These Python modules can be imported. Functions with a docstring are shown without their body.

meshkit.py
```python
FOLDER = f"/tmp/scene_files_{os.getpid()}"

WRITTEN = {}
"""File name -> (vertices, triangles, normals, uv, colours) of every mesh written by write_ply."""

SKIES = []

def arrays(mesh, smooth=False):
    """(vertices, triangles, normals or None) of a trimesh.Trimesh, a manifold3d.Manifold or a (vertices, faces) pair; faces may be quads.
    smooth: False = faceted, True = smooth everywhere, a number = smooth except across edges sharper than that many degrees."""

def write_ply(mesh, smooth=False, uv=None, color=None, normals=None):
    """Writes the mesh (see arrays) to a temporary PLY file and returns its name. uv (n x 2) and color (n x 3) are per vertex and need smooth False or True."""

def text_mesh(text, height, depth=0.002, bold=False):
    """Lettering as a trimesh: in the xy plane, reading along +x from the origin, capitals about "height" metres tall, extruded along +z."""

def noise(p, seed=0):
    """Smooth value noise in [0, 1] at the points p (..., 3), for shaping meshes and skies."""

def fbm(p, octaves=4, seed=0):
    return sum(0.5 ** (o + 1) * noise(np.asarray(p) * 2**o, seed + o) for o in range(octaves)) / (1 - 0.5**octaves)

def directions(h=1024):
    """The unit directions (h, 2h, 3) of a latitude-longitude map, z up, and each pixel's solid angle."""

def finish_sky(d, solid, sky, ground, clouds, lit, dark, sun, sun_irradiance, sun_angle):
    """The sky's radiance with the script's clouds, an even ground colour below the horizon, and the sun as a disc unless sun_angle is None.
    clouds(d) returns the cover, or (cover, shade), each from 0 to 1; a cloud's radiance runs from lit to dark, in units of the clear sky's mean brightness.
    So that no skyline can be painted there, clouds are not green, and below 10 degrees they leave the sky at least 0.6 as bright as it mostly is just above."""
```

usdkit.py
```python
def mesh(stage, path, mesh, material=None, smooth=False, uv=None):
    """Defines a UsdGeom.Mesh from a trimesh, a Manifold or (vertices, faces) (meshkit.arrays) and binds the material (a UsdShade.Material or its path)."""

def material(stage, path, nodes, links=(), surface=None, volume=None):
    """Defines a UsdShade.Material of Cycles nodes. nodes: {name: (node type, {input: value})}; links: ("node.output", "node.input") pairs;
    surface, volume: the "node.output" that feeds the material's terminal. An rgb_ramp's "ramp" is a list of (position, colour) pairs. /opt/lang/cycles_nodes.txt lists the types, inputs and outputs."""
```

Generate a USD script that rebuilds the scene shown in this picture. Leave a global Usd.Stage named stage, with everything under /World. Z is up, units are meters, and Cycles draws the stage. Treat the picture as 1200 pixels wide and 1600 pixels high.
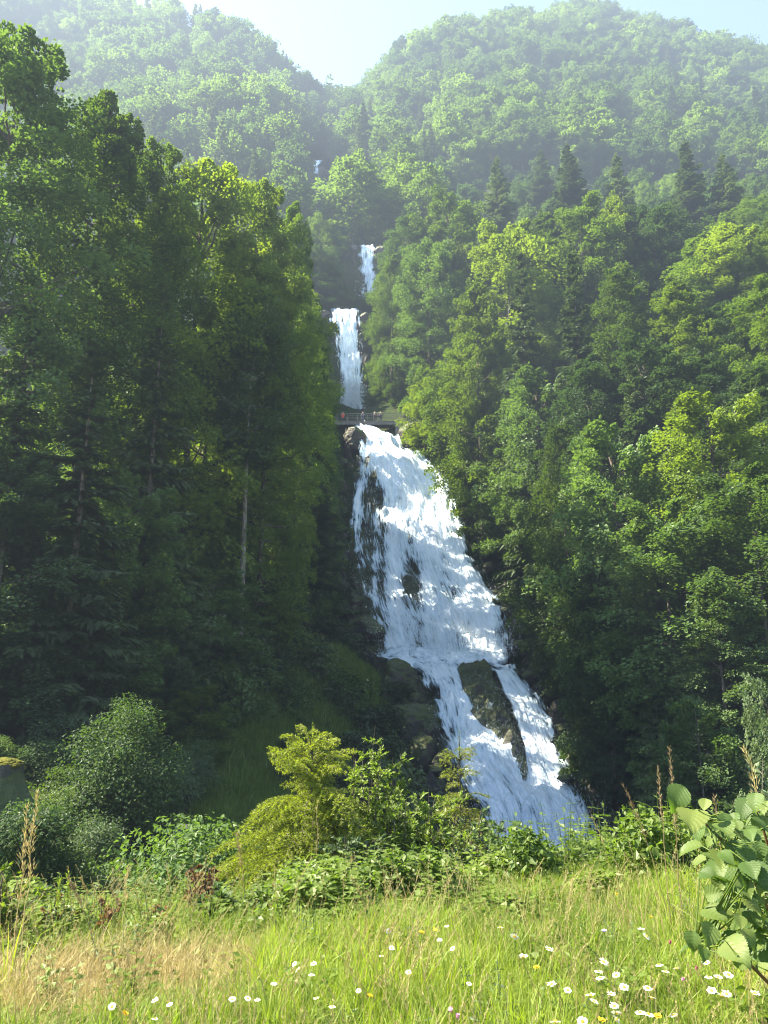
import math
import numpy as np
import trimesh
import usdkit
import meshkit
from scipy.interpolate import RBFInterpolator, RegularGridInterpolator
from pxr import Usd, UsdGeom, UsdLux, UsdShade, Sdf, Gf, Vt

stage = Usd.Stage.CreateInMemory()
UsdGeom.SetStageUpAxis(stage, 'Z')
UsdGeom.Xform.Define(stage, '/World')
UsdGeom.Scope.Define(stage, '/World/Looks')
W = '/World/'
PI = math.pi

# ------------------------------------------------------------------ camera, sky, sun, exposure
PITCH, FPX, EYE = math.radians(12.6), 1120.0, np.array([0, 0, 1.65])
SUN_EL, SUN_AZ = math.radians(48), math.radians(-84)      # azimuth from +y towards +x
EXPOSURE = 2.85
SKY_STRENGTH, SUN_INTENSITY = 0.056, 1.25
HAZE_DENSITY, HAZE_ANISO = 0.00068, 0.3

cam = UsdGeom.Camera.Define(stage, W + 'camera')
cam.CreateHorizontalApertureAttr(36.0)
cam.CreateVerticalApertureAttr(48.0)
cam.CreateFocalLengthAttr(36.0 * FPX / 1200)
cam.CreateClippingRangeAttr((0.05, 20000.0))
cam.CreateExposureAttr(EXPOSURE)
cam.AddTranslateOp().Set(Gf.Vec3d(*EYE.tolist()))
cam.AddRotateXOp().Set(90 + math.degrees(PITCH))

to_sun = np.array([math.sin(SUN_AZ) * math.cos(SUN_EL), math.cos(SUN_AZ) * math.cos(SUN_EL), math.sin(SUN_EL)])
skymat = usdkit.material(stage, W + 'Looks/sky_look', {
    's': ('sky_texture', {'sky_type': 'single_scattering', 'sun_disc': False, 'sun_elevation': SUN_EL, 'sun_rotation': math.atan2(to_sun[0], to_sun[1]), 'altitude': 700.0, 'aerosol_density': 0.15}),
    'b': ('background_shader', {'strength': SKY_STRENGTH})}, [('s.color', 'b.color')], surface='b.background')
sky = UsdLux.DomeLight.Define(stage, W + 'sky')
UsdShade.MaterialBindingAPI.Apply(sky.GetPrim()).Bind(skymat)
sun = UsdLux.DistantLight.Define(stage, W + 'sun')
sun.CreateNormalizeAttr(True)
sun.CreateIntensityAttr(SUN_INTENSITY)
sun.CreateAngleAttr(0.53)
sun.CreateColorAttr(Gf.Vec3f(1.0, 0.90, 0.71))
sun.AddRotateXYZOp().Set(Gf.Vec3f(90 - math.degrees(SUN_EL), 0, -math.degrees(SUN_AZ) + 180 + 0))
# (the light shines along -z; rotX tips it, rotZ turns it: checked against to_sun below)
_m = sun.GetLocalTransformation()
_d = np.array(_m.TransformDir(Gf.Vec3d(0, 0, 1)))
if np.dot(_d, to_sun) < 0.999:
    sun.GetPrim().GetAttribute('xformOp:rotateXYZ').Set(Gf.Vec3f(90 - math.degrees(SUN_EL), 0, -math.degrees(SUN_AZ)))
    _d = np.array(sun.GetLocalTransformation().TransformDir(Gf.Vec3d(0, 0, 1)))
    if np.dot(_d, to_sun) < 0.999:
        sun.GetPrim().GetAttribute('xformOp:rotateXYZ').Set(Gf.Vec3f(-(90 - math.degrees(SUN_EL)), 0, -math.degrees(SUN_AZ)))
        _d = np.array(sun.GetLocalTransformation().TransformDir(Gf.Vec3d(0, 0, 1)))
assert np.dot(_d, to_sun) > 0.999, (_d, to_sun)

cP, sP = math.cos(PITCH), math.sin(PITCH)


def at(px, py, D):
    """The point that stands D metres ahead on the line of sight of a pixel of the 1200 x 1600 photograph."""
    px, py, D = np.asarray(px, float), np.asarray(py, float), np.asarray(D, float)
    u, v = (px - 600) / FPX, (800 - py) / FPX
    fy, fz = cP - v * sP, sP + v * cP
    k = D / fy
    return np.stack(np.broadcast_arrays(u * k, D, EYE[2] + fz * k), -1)


def pixel(p):
    p = np.asarray(p, float) - EYE
    d = p[..., 1] * cP + p[..., 2] * sP
    up = -p[..., 1] * sP + p[..., 2] * cP
    return 600 + FPX * p[..., 0] / d, 800 - FPX * up / d, d


# ------------------------------------------------------------------ small helpers
used = {}


def numbered(path):
    n = used.get(path, 0)
    used[path] = n + 1
    return path if n == 0 else f'{path}_{n:03d}'


def tag(prim, label=None, cat=None, group=None, kind=None):
    prim = prim.GetPrim() if hasattr(prim, 'GetPrim') else prim
    for k, v in (('label', label), ('category', cat), ('group', group), ('kind', kind)):
        if v:
            prim.SetCustomDataByKey(k, v)
    return prim


def obj(name, mesh, mat, parent=None, smooth=False, prim=None):
    path = numbered((str(parent.GetPath()) if parent is not None else '/World') + '/' + name)
    m = usdkit.mesh(stage, path, mesh, mat, smooth=smooth)
    if prim:
        for k, v in prim.items():
            v = np.asarray(v, np.float32)
            t = Sdf.ValueTypeNames.FloatArray if v.ndim == 1 else Sdf.ValueTypeNames.Float3Array
            UsdGeom.PrimvarsAPI(m).CreatePrimvar(k, t, 'vertex').Set(Vt.FloatArray.FromNumpy(v) if v.ndim == 1 else Vt.Vec3fArray.FromNumpy(v))
    return m.GetPrim()


def thing(name, label, cat, loc=(0, 0, 0), rot=0, scale=None, group=None, kind=None):
    x = UsdGeom.Xform.Define(stage, numbered(W + name))
    place(x, loc, rot, scale)
    return tag(x, label, cat, group, kind)


def place(x, loc, rot=0, scale=None, lean=0):
    x.AddTranslateOp().Set(Gf.Vec3d(*[float(c) for c in loc]))
    x.AddRotateZOp().Set(float(rot))
    if lean:
        x.AddRotateXOp().Set(float(lean))
    if scale is not None:
        s = (scale,) * 3 if np.ndim(scale) == 0 else scale
        x.AddScaleOp().Set(Gf.Vec3f(*[float(c) for c in s]))


CLS = W + 'kinds'
stage.DefinePrim(CLS).SetSpecifier(Sdf.SpecifierClass)


def kind_of(name):
    p = UsdGeom.Xform.Define(stage, f'{CLS}/{name}').GetPrim()
    return p


def copy_of(cls, name, label, cat, loc, rot=0, scale=None, group=None, lean=0):
    x = UsdGeom.Xform.Define(stage, numbered(W + name))
    x.GetPrim().GetReferences().AddInternalReference(f'{CLS}/{cls}')
    x.GetPrim().SetInstanceable(True)
    place(x, loc, rot, scale, lean)
    return tag(x, label, cat, group)


def scatter(name, classes, idx, pos, rot, scale, label, cat, tilt=None):
    """One mass that nobody could count: a point instancer."""
    pi = UsdGeom.PointInstancer.Define(stage, numbered(W + name))
    for i, c in enumerate(classes):
        p = UsdGeom.Xform.Define(stage, f'{pi.GetPath()}/kind_{"abcdefghij"[i]}')
        p.GetPrim().GetReferences().AddInternalReference(f'{CLS}/{c}')
        pi.CreatePrototypesRel().AddTarget(p.GetPath())
    n = len(pos)
    pi.CreateProtoIndicesAttr(Vt.IntArray.FromNumpy(np.asarray(idx, np.int32)))
    pi.CreatePositionsAttr(Vt.Vec3fArray.FromNumpy(np.asarray(pos, np.float32)))
    s = np.asarray(scale, float)
    s = np.repeat(s[:, None], 3, 1) if s.ndim == 1 else s
    pi.CreateScalesAttr(Vt.Vec3fArray.FromNumpy(s.astype(np.float32)))
    h = np.asarray(rot, float) / 2
    qz = np.stack([np.cos(h), 0 * h, 0 * h, np.sin(h)], -1)
    if tilt is not None:   # lean about a horizontal axis first
        a, ax = tilt
        qt = np.stack([np.cos(a / 2), np.cos(ax) * np.sin(a / 2), np.sin(ax) * np.sin(a / 2), 0 * a], -1)
        w1, x1, y1, z1 = qt.T
        w2, x2, y2, z2 = qz.T
        qz = np.stack([w1*w2-x1*x2-y1*y2-z1*z2, w1*x2+x1*w2+y1*z2-z1*y2, w1*y2-x1*z2+y1*w2+z1*x2, w1*z2+x1*y2-y1*x2+z1*w2], -1)
    pi.CreateOrientationsAttr(Vt.QuathArray([Gf.Quath(float(a), float(b), float(c), float(d)) for a, b, c, d in qz]))
    return tag(pi, label, cat, kind='stuff')


def norm(v):
    return v / np.maximum(np.linalg.norm(v, axis=-1, keepdims=True), 1e-9)


def join(parts):
    vs, fs, n = [], [], 0
    for v, f in parts:
        if len(v) == 0:
            continue
        vs.append(v)
        fs.append(np.asarray(f) + n)
        n += len(v)
    return np.vstack(vs), np.vstack(fs)


def tube(points, radii, sides=5, cap=True):
    p = np.asarray(points, float)
    t = norm(np.gradient(p, axis=0))
    a = norm(np.cross(t, np.where(np.abs(t[:, 2:]) < 0.9, [0, 0, 1.0], [1.0, 0, 0])))
    b = np.cross(t, a)
    ang = np.arange(sides) * 2 * PI / sides
    v = p[:, None] + np.broadcast_to(radii, (len(p),))[:, None, None] * (np.cos(ang)[None, :, None] * a[:, None] + np.sin(ang)[None, :, None] * b[:, None])
    i, j = np.meshgrid(np.arange(len(p) - 1), np.arange(sides), indexing='ij')
    q = np.stack([i * sides + j, i * sides + (j + 1) % sides, (i + 1) * sides + (j + 1) % sides, (i + 1) * sides + j], -1).reshape(-1, 4)
    f = np.vstack([q[:, [0, 1, 2]], q[:, [0, 2, 3]]])
    v = v.reshape(-1, 3)
    if cap:
        v = np.vstack([v, p[-1]])
        k = (len(p) - 1) * sides
        f = np.vstack([f, [[k + j, k + (j + 1) % sides, len(v) - 1] for j in range(sides)]])
    return v, f


def leaf_cards(c, d, n, length, width, fold=0.18, mid=0.45):
    """Kite-shaped leaves with a folded midrib: base c, direction d, normal n."""
    d = norm(d)
    s = norm(np.cross(d, n))
    n = np.cross(s, d)
    L, Wd = np.broadcast_to(length, (len(c),))[:, None], np.broadcast_to(width, (len(c),))[:, None]
    v = np.stack([c, c + d * L * mid - s * Wd / 2 + n * Wd * fold, c + d * L, c + d * L * mid + s * Wd / 2 + n * Wd * fold], 1).reshape(-1, 3)
    k = np.arange(len(c))[:, None] * 4
    return v, np.vstack([k + [0, 3, 2], k + [0, 2, 1]])


# ------------------------------------------------------------------ materials
def M(name, nodes, links=(), surface=None, volume=None):
    return usdkit.material(stage, W + 'Looks/' + name, nodes, links, surface, volume)


def leaf_mat(name, cols, trans, fac=0.4, rough=0.58, spec=0.22, hue_noise=0.25):
    """cols: dark, mid, light; every leaf takes its own shade and every tree leans one way."""
    return M(name, {
        'g': ('geometry', {}), 'oi': ('object_info', {}),
        'n': ('noise_texture', {'scale': hue_noise, 'detail': 2.0}),
        'a': ('math', {'math_type': 'multiply_add', 'value2': 0.45}),
        'a2': ('math', {'math_type': 'multiply_add', 'value2': 0.35}),
        'a3': ('math', {'math_type': 'multiply_add', 'value2': 0.5, 'value3': -0.15}),
        'r': ('rgb_ramp', {'ramp': [(0, cols[0]), (0.5, cols[1]), (1, cols[2])]}),
        't': ('mix', {'mix_type': 'multiply', 'fac': 1.0, 'color2': trans}),
        'p': ('principled_bsdf', {'roughness': rough, 'specular_ior_level': spec}),
        'tr': ('translucent_bsdf', {}), 'm': ('mix_closure', {'fac': fac})},
        [('g.position', 'n.vector'), ('n.fac', 'a3.value1'), ('a3.value', 'a2.value3'), ('oi.random', 'a2.value1'), ('a2.value', 'a.value3'),
         ('g.random_per_island', 'a.value1'), ('a.value', 'r.fac'),
         ('r.color', 'p.base_color'), ('r.color', 't.color1'), ('t.color', 'tr.color'), ('p.BSDF', 'm.closure1'), ('tr.BSDF', 'm.closure2')], surface='m.closure')


def tree_leaf(name, cols, trans, fac=0.42):
    """Leaves seen from afar: matt, each with its own shade, every tree leaning one way."""
    return M(name, {
        'g': ('geometry', {}), 'oi': ('object_info', {}),
        'a': ('math', {'math_type': 'multiply_add', 'value2': 0.5}), 'a2': ('math', {'math_type': 'multiply_add', 'value2': 0.5, 'value3': 0.0}),
        'r': ('rgb_ramp', {'ramp': [(0, cols[0]), (0.5, cols[1]), (1, cols[2])]}),
        't': ('mix', {'mix_type': 'multiply', 'fac': 1.0, 'color2': trans}),
        'p': ('diffuse_bsdf', {}), 'tr': ('translucent_bsdf', {}), 'm': ('mix_closure', {'fac': fac}), 'gl': ('glossy_bsdf', {'roughness': .5}), 'm2': ('mix_closure', {'fac': .018})},
        [('oi.random', 'a2.value1'), ('a2.value', 'a.value3'), ('g.random_per_island', 'a.value1'), ('a.value', 'r.fac'),
         ('r.color', 'p.color'), ('r.color', 't.color1'), ('t.color', 'tr.color'), ('p.BSDF', 'm.closure1'), ('tr.BSDF', 'm.closure2'), ('m.closure', 'm2.closure1'), ('gl.BSDF', 'm2.closure2')], surface='m2.closure')


def matt_leaf(name, cols):
    return M(name, {
        'g': ('geometry', {}), 'oi': ('object_info', {}),
        'a': ('math', {'math_type': 'multiply_add', 'value2': 0.5}), 'a2': ('math', {'math_type': 'multiply_add', 'value2': 0.5, 'value3': 0.0}),
        'r': ('rgb_ramp', {'ramp': [(0, cols[0]), (0.5, cols[1]), (1, cols[2])]}), 'p': ('diffuse_bsdf', {})},
        [('oi.random', 'a2.value1'), ('a2.value', 'a.value3'), ('g.random_per_island', 'a.value1'), ('a.value', 'r.fac'), ('r.color', 'p.color')], surface='p.BSDF')


LEAF = {
    'hill_light': tree_leaf('hill_light_leaves', [(.045, .075, .020), (.10, .15, .035), (.16, .22, .06)], (1.9, 2.1, .8), .42),
    'hill_green': tree_leaf('hill_green_leaves', [(.035, .06, .020), (.075, .12, .035), (.12, .175, .06)], (1.9, 2.1, .8), .42),
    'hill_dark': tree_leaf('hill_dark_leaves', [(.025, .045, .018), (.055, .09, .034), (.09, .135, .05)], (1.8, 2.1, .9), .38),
    'forest': tree_leaf('undergrowth_leaves', [(.035, .062, .018), (.090, .14, .036), (.15, .21, .06)], (1.9, 2.1, .7), .34),
    'needle': tree_leaf('spruce_needles', [(.040, .062, .027), (.105, .145, .058), (.175, .22, .095)], (1.6, 1.8, .8), .22),
    'beech': tree_leaf('beech_leaves', [(.034, .064, .013), (.090, .155, .026), (.160, .235, .042)], (2.2, 2.1, .6), .38),
    'maple': tree_leaf('maple_leaves', [(.040, .072, .024), (.098, .16, .048), (.17, .235, .085)], (2.0, 2.1, .7), .34),
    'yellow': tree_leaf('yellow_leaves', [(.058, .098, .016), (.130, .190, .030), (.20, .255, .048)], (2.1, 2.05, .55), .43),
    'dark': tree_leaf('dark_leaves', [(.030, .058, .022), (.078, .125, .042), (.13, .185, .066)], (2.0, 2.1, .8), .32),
    'grey': tree_leaf('grey_leaves', [(.050, .080, .036), (.105, .15, .068), (.165, .22, .11)], (1.7, 1.9, .9), .32),
    'young': leaf_mat('young_spruce_needles', [(.12, .16, .018), (.24, .28, .034), (.34, .37, .055)], (1.7, 1.8, .6), .42, .5, .3, 2.0),
    'herb': leaf_mat('herb_leaves', [(.07, .115, .018), (.145, .20, .034), (.23, .27, .07)], (1.7, 1.9, .7), .42, .5, .4, 1.2),
    'grass': leaf_mat('meadow_grass', [(.11, .165, .022), (.225, .29, .045), (.37, .39, .10)], (1.7, 1.8, .6), .45, .55, .35, .9),
    'straw': leaf_mat('dry_straw', [(.26, .22, .09), (.42, .36, .17), (.55, .48, .26)], (1.3, 1.2, 1.0), .3, .6, .3, 2.0),
    'tan': leaf_mat('tan_seed_heads', [(.15, .11, .06), (.26, .20, .11), (.38, .30, .18)], (1.3, 1.2, 1.0), .3, .6, .3, 3.0),
    'brown': leaf_mat('withered_leaves', [(.09, .05, .02), (.19, .11, .045), (.28, .19, .08)], (1.4, 1.2, .9), .3, .6, .3, 3.0),
}
PALE_BARK = M('pale_bark', {'tc': ('geometry', {}), 'mp': ('mapping', {'scale': (2, 2, .8)}), 'n': ('noise_texture', {'scale': 3.0, 'detail': 6.0}), 'r': ('rgb_ramp', {'ramp': [(0.3, (.09, .075, .06)), (0.5, (.19, .165, .14)), (0.7, (.29, .265, .23))]}), 'p': ('principled_bsdf', {'roughness': .9, 'specular_ior_level': .1})},
              [('tc.position', 'mp.vector'), ('mp.vector', 'n.vector'), ('n.fac', 'r.fac'), ('r.color', 'p.base_color')], surface='p.BSDF')
BARK = M('bark', {'tc': ('geometry', {}), 'mp': ('mapping', {'scale': (3, 3, .6)}), 'n': ('noise_texture', {'scale': 4.0, 'detail': 5.0}), 'r': ('rgb_ramp', {'ramp': [(0.3, (.035, .028, .02)), (0.55, (.09, .075, .06)), (0.75, (.17, .15, .125))]}),
                  'b': ('bump', {'strength': .6, 'distance': .05}), 'p': ('principled_bsdf', {'roughness': .9, 'specular_ior_level': .1})},
         [('tc.position', 'mp.vector'), ('mp.vector', 'n.vector'), ('n.fac', 'r.fac'), ('n.fac', 'b.height'), ('b.normal', 'p.normal'), ('r.color', 'p.base_color')], surface='p.BSDF')

ROCKN = {
    'g': ('geometry', {}), 'sx': ('separate_xyz', {}),
    'mp': ('mapping', {'scale': (.6, .6, 1.6)}),
    'n': ('noise_texture', {'scale': 1.6, 'detail': 10.0, 'roughness': .7}),
    'v': ('voronoi_texture', {'scale': 1.3, 'feature': 'distance_to_edge'}),
    'r': ('rgb_ramp', {'ramp': [(.28, (.010, .009, .008)), (.45, (.035, .030, .025)), (.6, (.070, .058, .046)), (.78, (.125, .107, .09))]}),
    'mn': ('noise_texture', {'scale': .55, 'detail': 6.0, 'roughness': .6}),
    'mr': ('rgb_ramp', {'ramp': [(.3, (.020, .032, .008)), (.75, (.085, .10, .018))]}),
    'sn': ('separate_xyz', {}),
    'mm': ('math', {'math_type': 'multiply_add', 'value2': 1.1, 'value3': -.62}),
    'm2': ('math', {'math_type': 'multiply_add', 'value2': .9}),
    'mc': ('map_range', {'from_min': .0, 'from_max': .35, 'clamp': True}),
    'mix': ('mix', {}),
    'b': ('bump', {'strength': .9, 'distance': .25}), 'bh': ('math', {'math_type': 'multiply_add', 'value2': .25}),
    'p': ('principled_bsdf', {'specular_ior_level': .5}),
    'rr': ('map_range', {'from_min': .3, 'from_max': .7, 'to_min': .35, 'to_max': .85, 'clamp': True})}
ROCKL = [('g.position', 'mp.vector'), ('mp.vector', 'n.vector'), ('mp.vector', 'v.vector'), ('g.position', 'mn.vector'), ('n.fac', 'r.fac'),
         ('g.normal', 'sn.vector'), ('sn.z', 'mm.value1'), ('mn.fac', 'm2.value1'), ('mm.value', 'm2.value3'), ('m2.value', 'mc.value'),
         ('r.color', 'mix.color1'), ('n.fac', 'mr.fac'), ('mr.color', 'mix.color2'), ('mc.result', 'mix.fac'), ('mix.color', 'p.base_color'),
         ('v.distance', 'bh.value1'), ('n.fac', 'bh.value3'), ('bh.value', 'b.height'), ('b.normal', 'p.normal'), ('n.fac', 'rr.value'), ('rr.result', 'p.roughness')]
ROCK = M('wet_rock', ROCKN, ROCKL, 'p.BSDF')
_n = {k: (t, dict(i)) for k, (t, i) in ROCKN.items()}
_n['mm'][1]['value3'] = -.47
_n['mc'][1]['from_max'] = .25
_n['mn'][1]['scale'] = 1.1
MOSSROCK = M('mossy_rock', _n, ROCKL, 'p.BSDF')
GROUND = M('forest_ground', {
    'g': ('geometry', {}), 'n': ('noise_texture', {'scale': .35, 'detail': 7.0, 'roughness': .65}), 'n2': ('noise_texture', {'scale': 3.0, 'detail': 5.0, 'roughness': .7}),
    'r': ('rgb_ramp', {'ramp': [(.3, (.018, .03, .009)), (.5, (.035, .055, .014)), (.7, (.06, .052, .026))]}),
    'r2': ('rgb_ramp', {'ramp': [(.3, (.45, .45, .45)), (.7, (1.2, 1.2, 1.2))]}),
    'mx': ('mix', {'mix_type': 'multiply', 'fac': 1.0}),
    'mr': ('rgb_ramp', {'ramp': [(.3, (.075, .085, .02)), (.55, (.12, .125, .035)), (.75, (.19, .155, .07))]}),
    'at': ('attribute', {'attribute': 'meadow'}), 'mix': ('mix', {}),
    'b': ('bump', {'strength': .8, 'distance': .12}), 'p': ('principled_bsdf', {'roughness': .95, 'specular_ior_level': .1})},
    [('g.position', 'n.vector'), ('g.position', 'n2.vector'), ('n.fac', 'r.fac'), ('n2.fac', 'r2.fac'), ('r.color', 'mx.color1'), ('r2.color', 'mx.color2'),
     ('n2.fac', 'mr.fac'), ('mx.color', 'mix.color1'), ('mr.color', 'mix.color2'), ('at.fac', 'mix.fac'), ('mix.color', 'p.base_color'), ('n2.fac', 'b.height'), ('b.normal', 'p.normal')], surface='p.BSDF')


def water_mat(name, streak, thr):
    """Foaming water: white where the air is beaten in, clear between the strands. 'flow' = metres across and along the fall, 'cover' = how much water runs there."""
    sx, sy = streak
    return M(name, {
        'fl': ('attribute', {'attribute': 'flow'}), 'cv': ('attribute', {'attribute': 'cover'}),
        'm1': ('mapping', {'scale': (sx, sy, 1)}), 'm2': ('mapping', {'scale': (sx * 3.1, sy * 2.2, 1)}), 'm3': ('mapping', {'scale': (.55, .35, 1)}),
        'n1': ('noise_texture', {'scale': 1.0, 'detail': 5.0, 'roughness': .6, 'distortion': .5}),
        'n2': ('noise_texture', {'scale': 1.0, 'detail': 4.0, 'roughness': .65, 'distortion': .35}),
        'n3': ('noise_texture', {'scale': 1.0, 'detail': 3.0}),
        'a': ('math', {'math_type': 'multiply_add', 'value2': 1.0, 'value3': -.5}),
        'b': ('math', {'math_type': 'multiply_add', 'value2': 1.05}),
        'b2': ('math', {'math_type': 'subtract', 'value2': .525}),
        'c3': ('math', {'math_type': 'multiply_add', 'value2': .8}), 'c4': ('math', {'math_type': 'subtract', 'value2': .4}),
        'c': ('math', {'math_type': 'multiply_add', 'value2': 2.0}),
        'al': ('map_range', {'from_min': thr, 'from_max': thr + .55, 'clamp': True, 'range_type': 'smoothstep'}),
        'cr': ('rgb_ramp', {'ramp': [(0, (.12, .17, .20)), (.22, (.30, .40, .47)), (.5, (.54, .65, .73)), (1, (.76, .84, .90))]}),
        'cf': ('map_range', {'from_min': thr + .05, 'from_max': thr + 1.05, 'clamp': True}),
        'bp': ('bump', {'strength': .7, 'distance': .2}),
        'p': ('principled_bsdf', {'roughness': .45, 'specular_ior_level': .4, 'subsurface_weight': 0.0}),
        'tr': ('transparent_bsdf', {}), 'm': ('mix_closure', {})},
        [('fl.vector', 'm1.vector'), ('fl.vector', 'm2.vector'), ('fl.vector', 'm3.vector'), ('m1.vector', 'n1.vector'), ('m2.vector', 'n2.vector'), ('m3.vector', 'n3.vector'),
         ('n1.fac', 'a.value1'), ('n2.fac', 'b.value1'), ('a.value', 'b.value3'), ('b.value', 'b2.value1'), ('n3.fac', 'c3.value1'), ('b2.value', 'c3.value3'), ('cv.fac', 'c.value3'),
         ('c3.value', 'c4.value1'), ('c4.value', 'c.value1'), ('c.value', 'al.value'), ('c.value', 'cf.value'), ('cf.result', 'cr.fac'), ('cr.color', 'p.base_color'), ('c3.value', 'bp.height'), ('bp.normal', 'p.normal'),
         ('tr.BSDF', 'm.closure1'), ('p.BSDF', 'm.closure2'), ('al.result', 'm.fac')], surface='m.closure')


WATER = water_mat('falling_water', (2.4, .30), 0.50)
WATER_FAR = water_mat('falling_water_far', (1.3, .16), 0.35)
POOL = water_mat('churning_pool', (.9, .9), 0.1)

# ------------------------------------------------------------------ the falls: rows of (py, left px, right px, metres ahead), as read off the photograph
MAIN = [(662, 553, 570, 98.6), (674, 556, 592, 96.0), (684, 561, 622, 93.5), (700, 562, 632, 91.0), (730, 552, 677, 88.0), (781, 547, 712, 84.0), (825, 543, 720, 81.0), (869, 547, 735, 78.2), (912, 559, 757, 74.5), (947, 570, 777, 71.2), (982, 585, 790, 68.0), (1017, 600, 794, 65.2), (1036, 600, 794, 63.5)]
LOWER = [(1038, 640, 800, 62.0), (1052, 654, 803, 60.2), (1087, 670, 836, 56.5), (1122, 677, 858, 53.5), (1166, 690, 872, 50.3), (1197, 706, 886, 48.0), (1232, 726, 910, 45.6), (1275, 750, 932, 43.0), (1310, 760, 946, 40.8), (1360, 770, 960, 38.6), (1420, 788, 992, 36.2)]
TALL = [(484, 514, 560, 113.0), (492, 514, 562, 111.2), (520, 519, 565, 110.0), (570, 528, 566, 109.2), (610, 534, 566, 108.4), (641, 532, 570, 107.0)]
UPPER = [(384, 560, 584, 135.0), (392, 561, 587, 133.6), (415, 560, 586, 132.4), (420, 558, 588, 131.0), (440, 557, 594, 129.8), (470, 555, 592, 128.4), (478, 548, 580, 127.0)]
FAR = [(252, 490, 504, 195.0), (258, 489, 502, 193.5), (272, 489, 498, 191.0)]


def ribbon(rows, nu, nv, ext=0.0):
    """Grid of points between the two edges of a fall, its photograph pixels and metres across / along."""
    r = np.array(rows, float)
    s = np.linspace(0, 1, nv)
    seg = np.r_[0, np.cumsum(np.linalg.norm(np.diff(at((r[:, 1] + r[:, 2]) / 2, r[:, 0], r[:, 3]), axis=0), axis=1))]
    q = s * seg[-1]
    py, l, rr, D = (np.interp(q, seg, r[:, i]) for i in range(4))
    u = np.linspace(-ext, 1 + ext, nu)
    px = l[:, None] + (rr - l)[:, None] * u[None]
    P = at(px, np.repeat(py[:, None], nu, 1), np.repeat(D[:, None], nu, 1))
    wide = np.linalg.norm(P[:, -1] - P[:, 0], axis=1)[:, None] / (1 + 2 * ext)
    flow = np.stack([u[None] * np.median(wide) + 0 * q[:, None], q[:, None] + 0 * u[None], 0 * px], -1)
    return P, px, np.repeat(py[:, None], nu, 1), flow, u


def grid_faces(nv, nu):
    i, j = np.meshgrid(np.arange(nv - 1), np.arange(nu - 1), indexing='ij')
    a = i * nu + j
    q = np.stack([a, a + nu, a + nu + 1, a + 1], -1).reshape(-1, 4)
    return np.vstack([q[:, [0, 1, 2]], q[:, [0, 2, 3]]])


def grid_normals(P):
    n = np.cross(np.gradient(P, axis=1), np.gradient(P, axis=0))
    n = norm(n)
    return np.where((n[..., 1:2] > 0) & (n[..., 2:] < .5), -n, np.where(n[..., 2:] < 0, -n, n))


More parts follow.
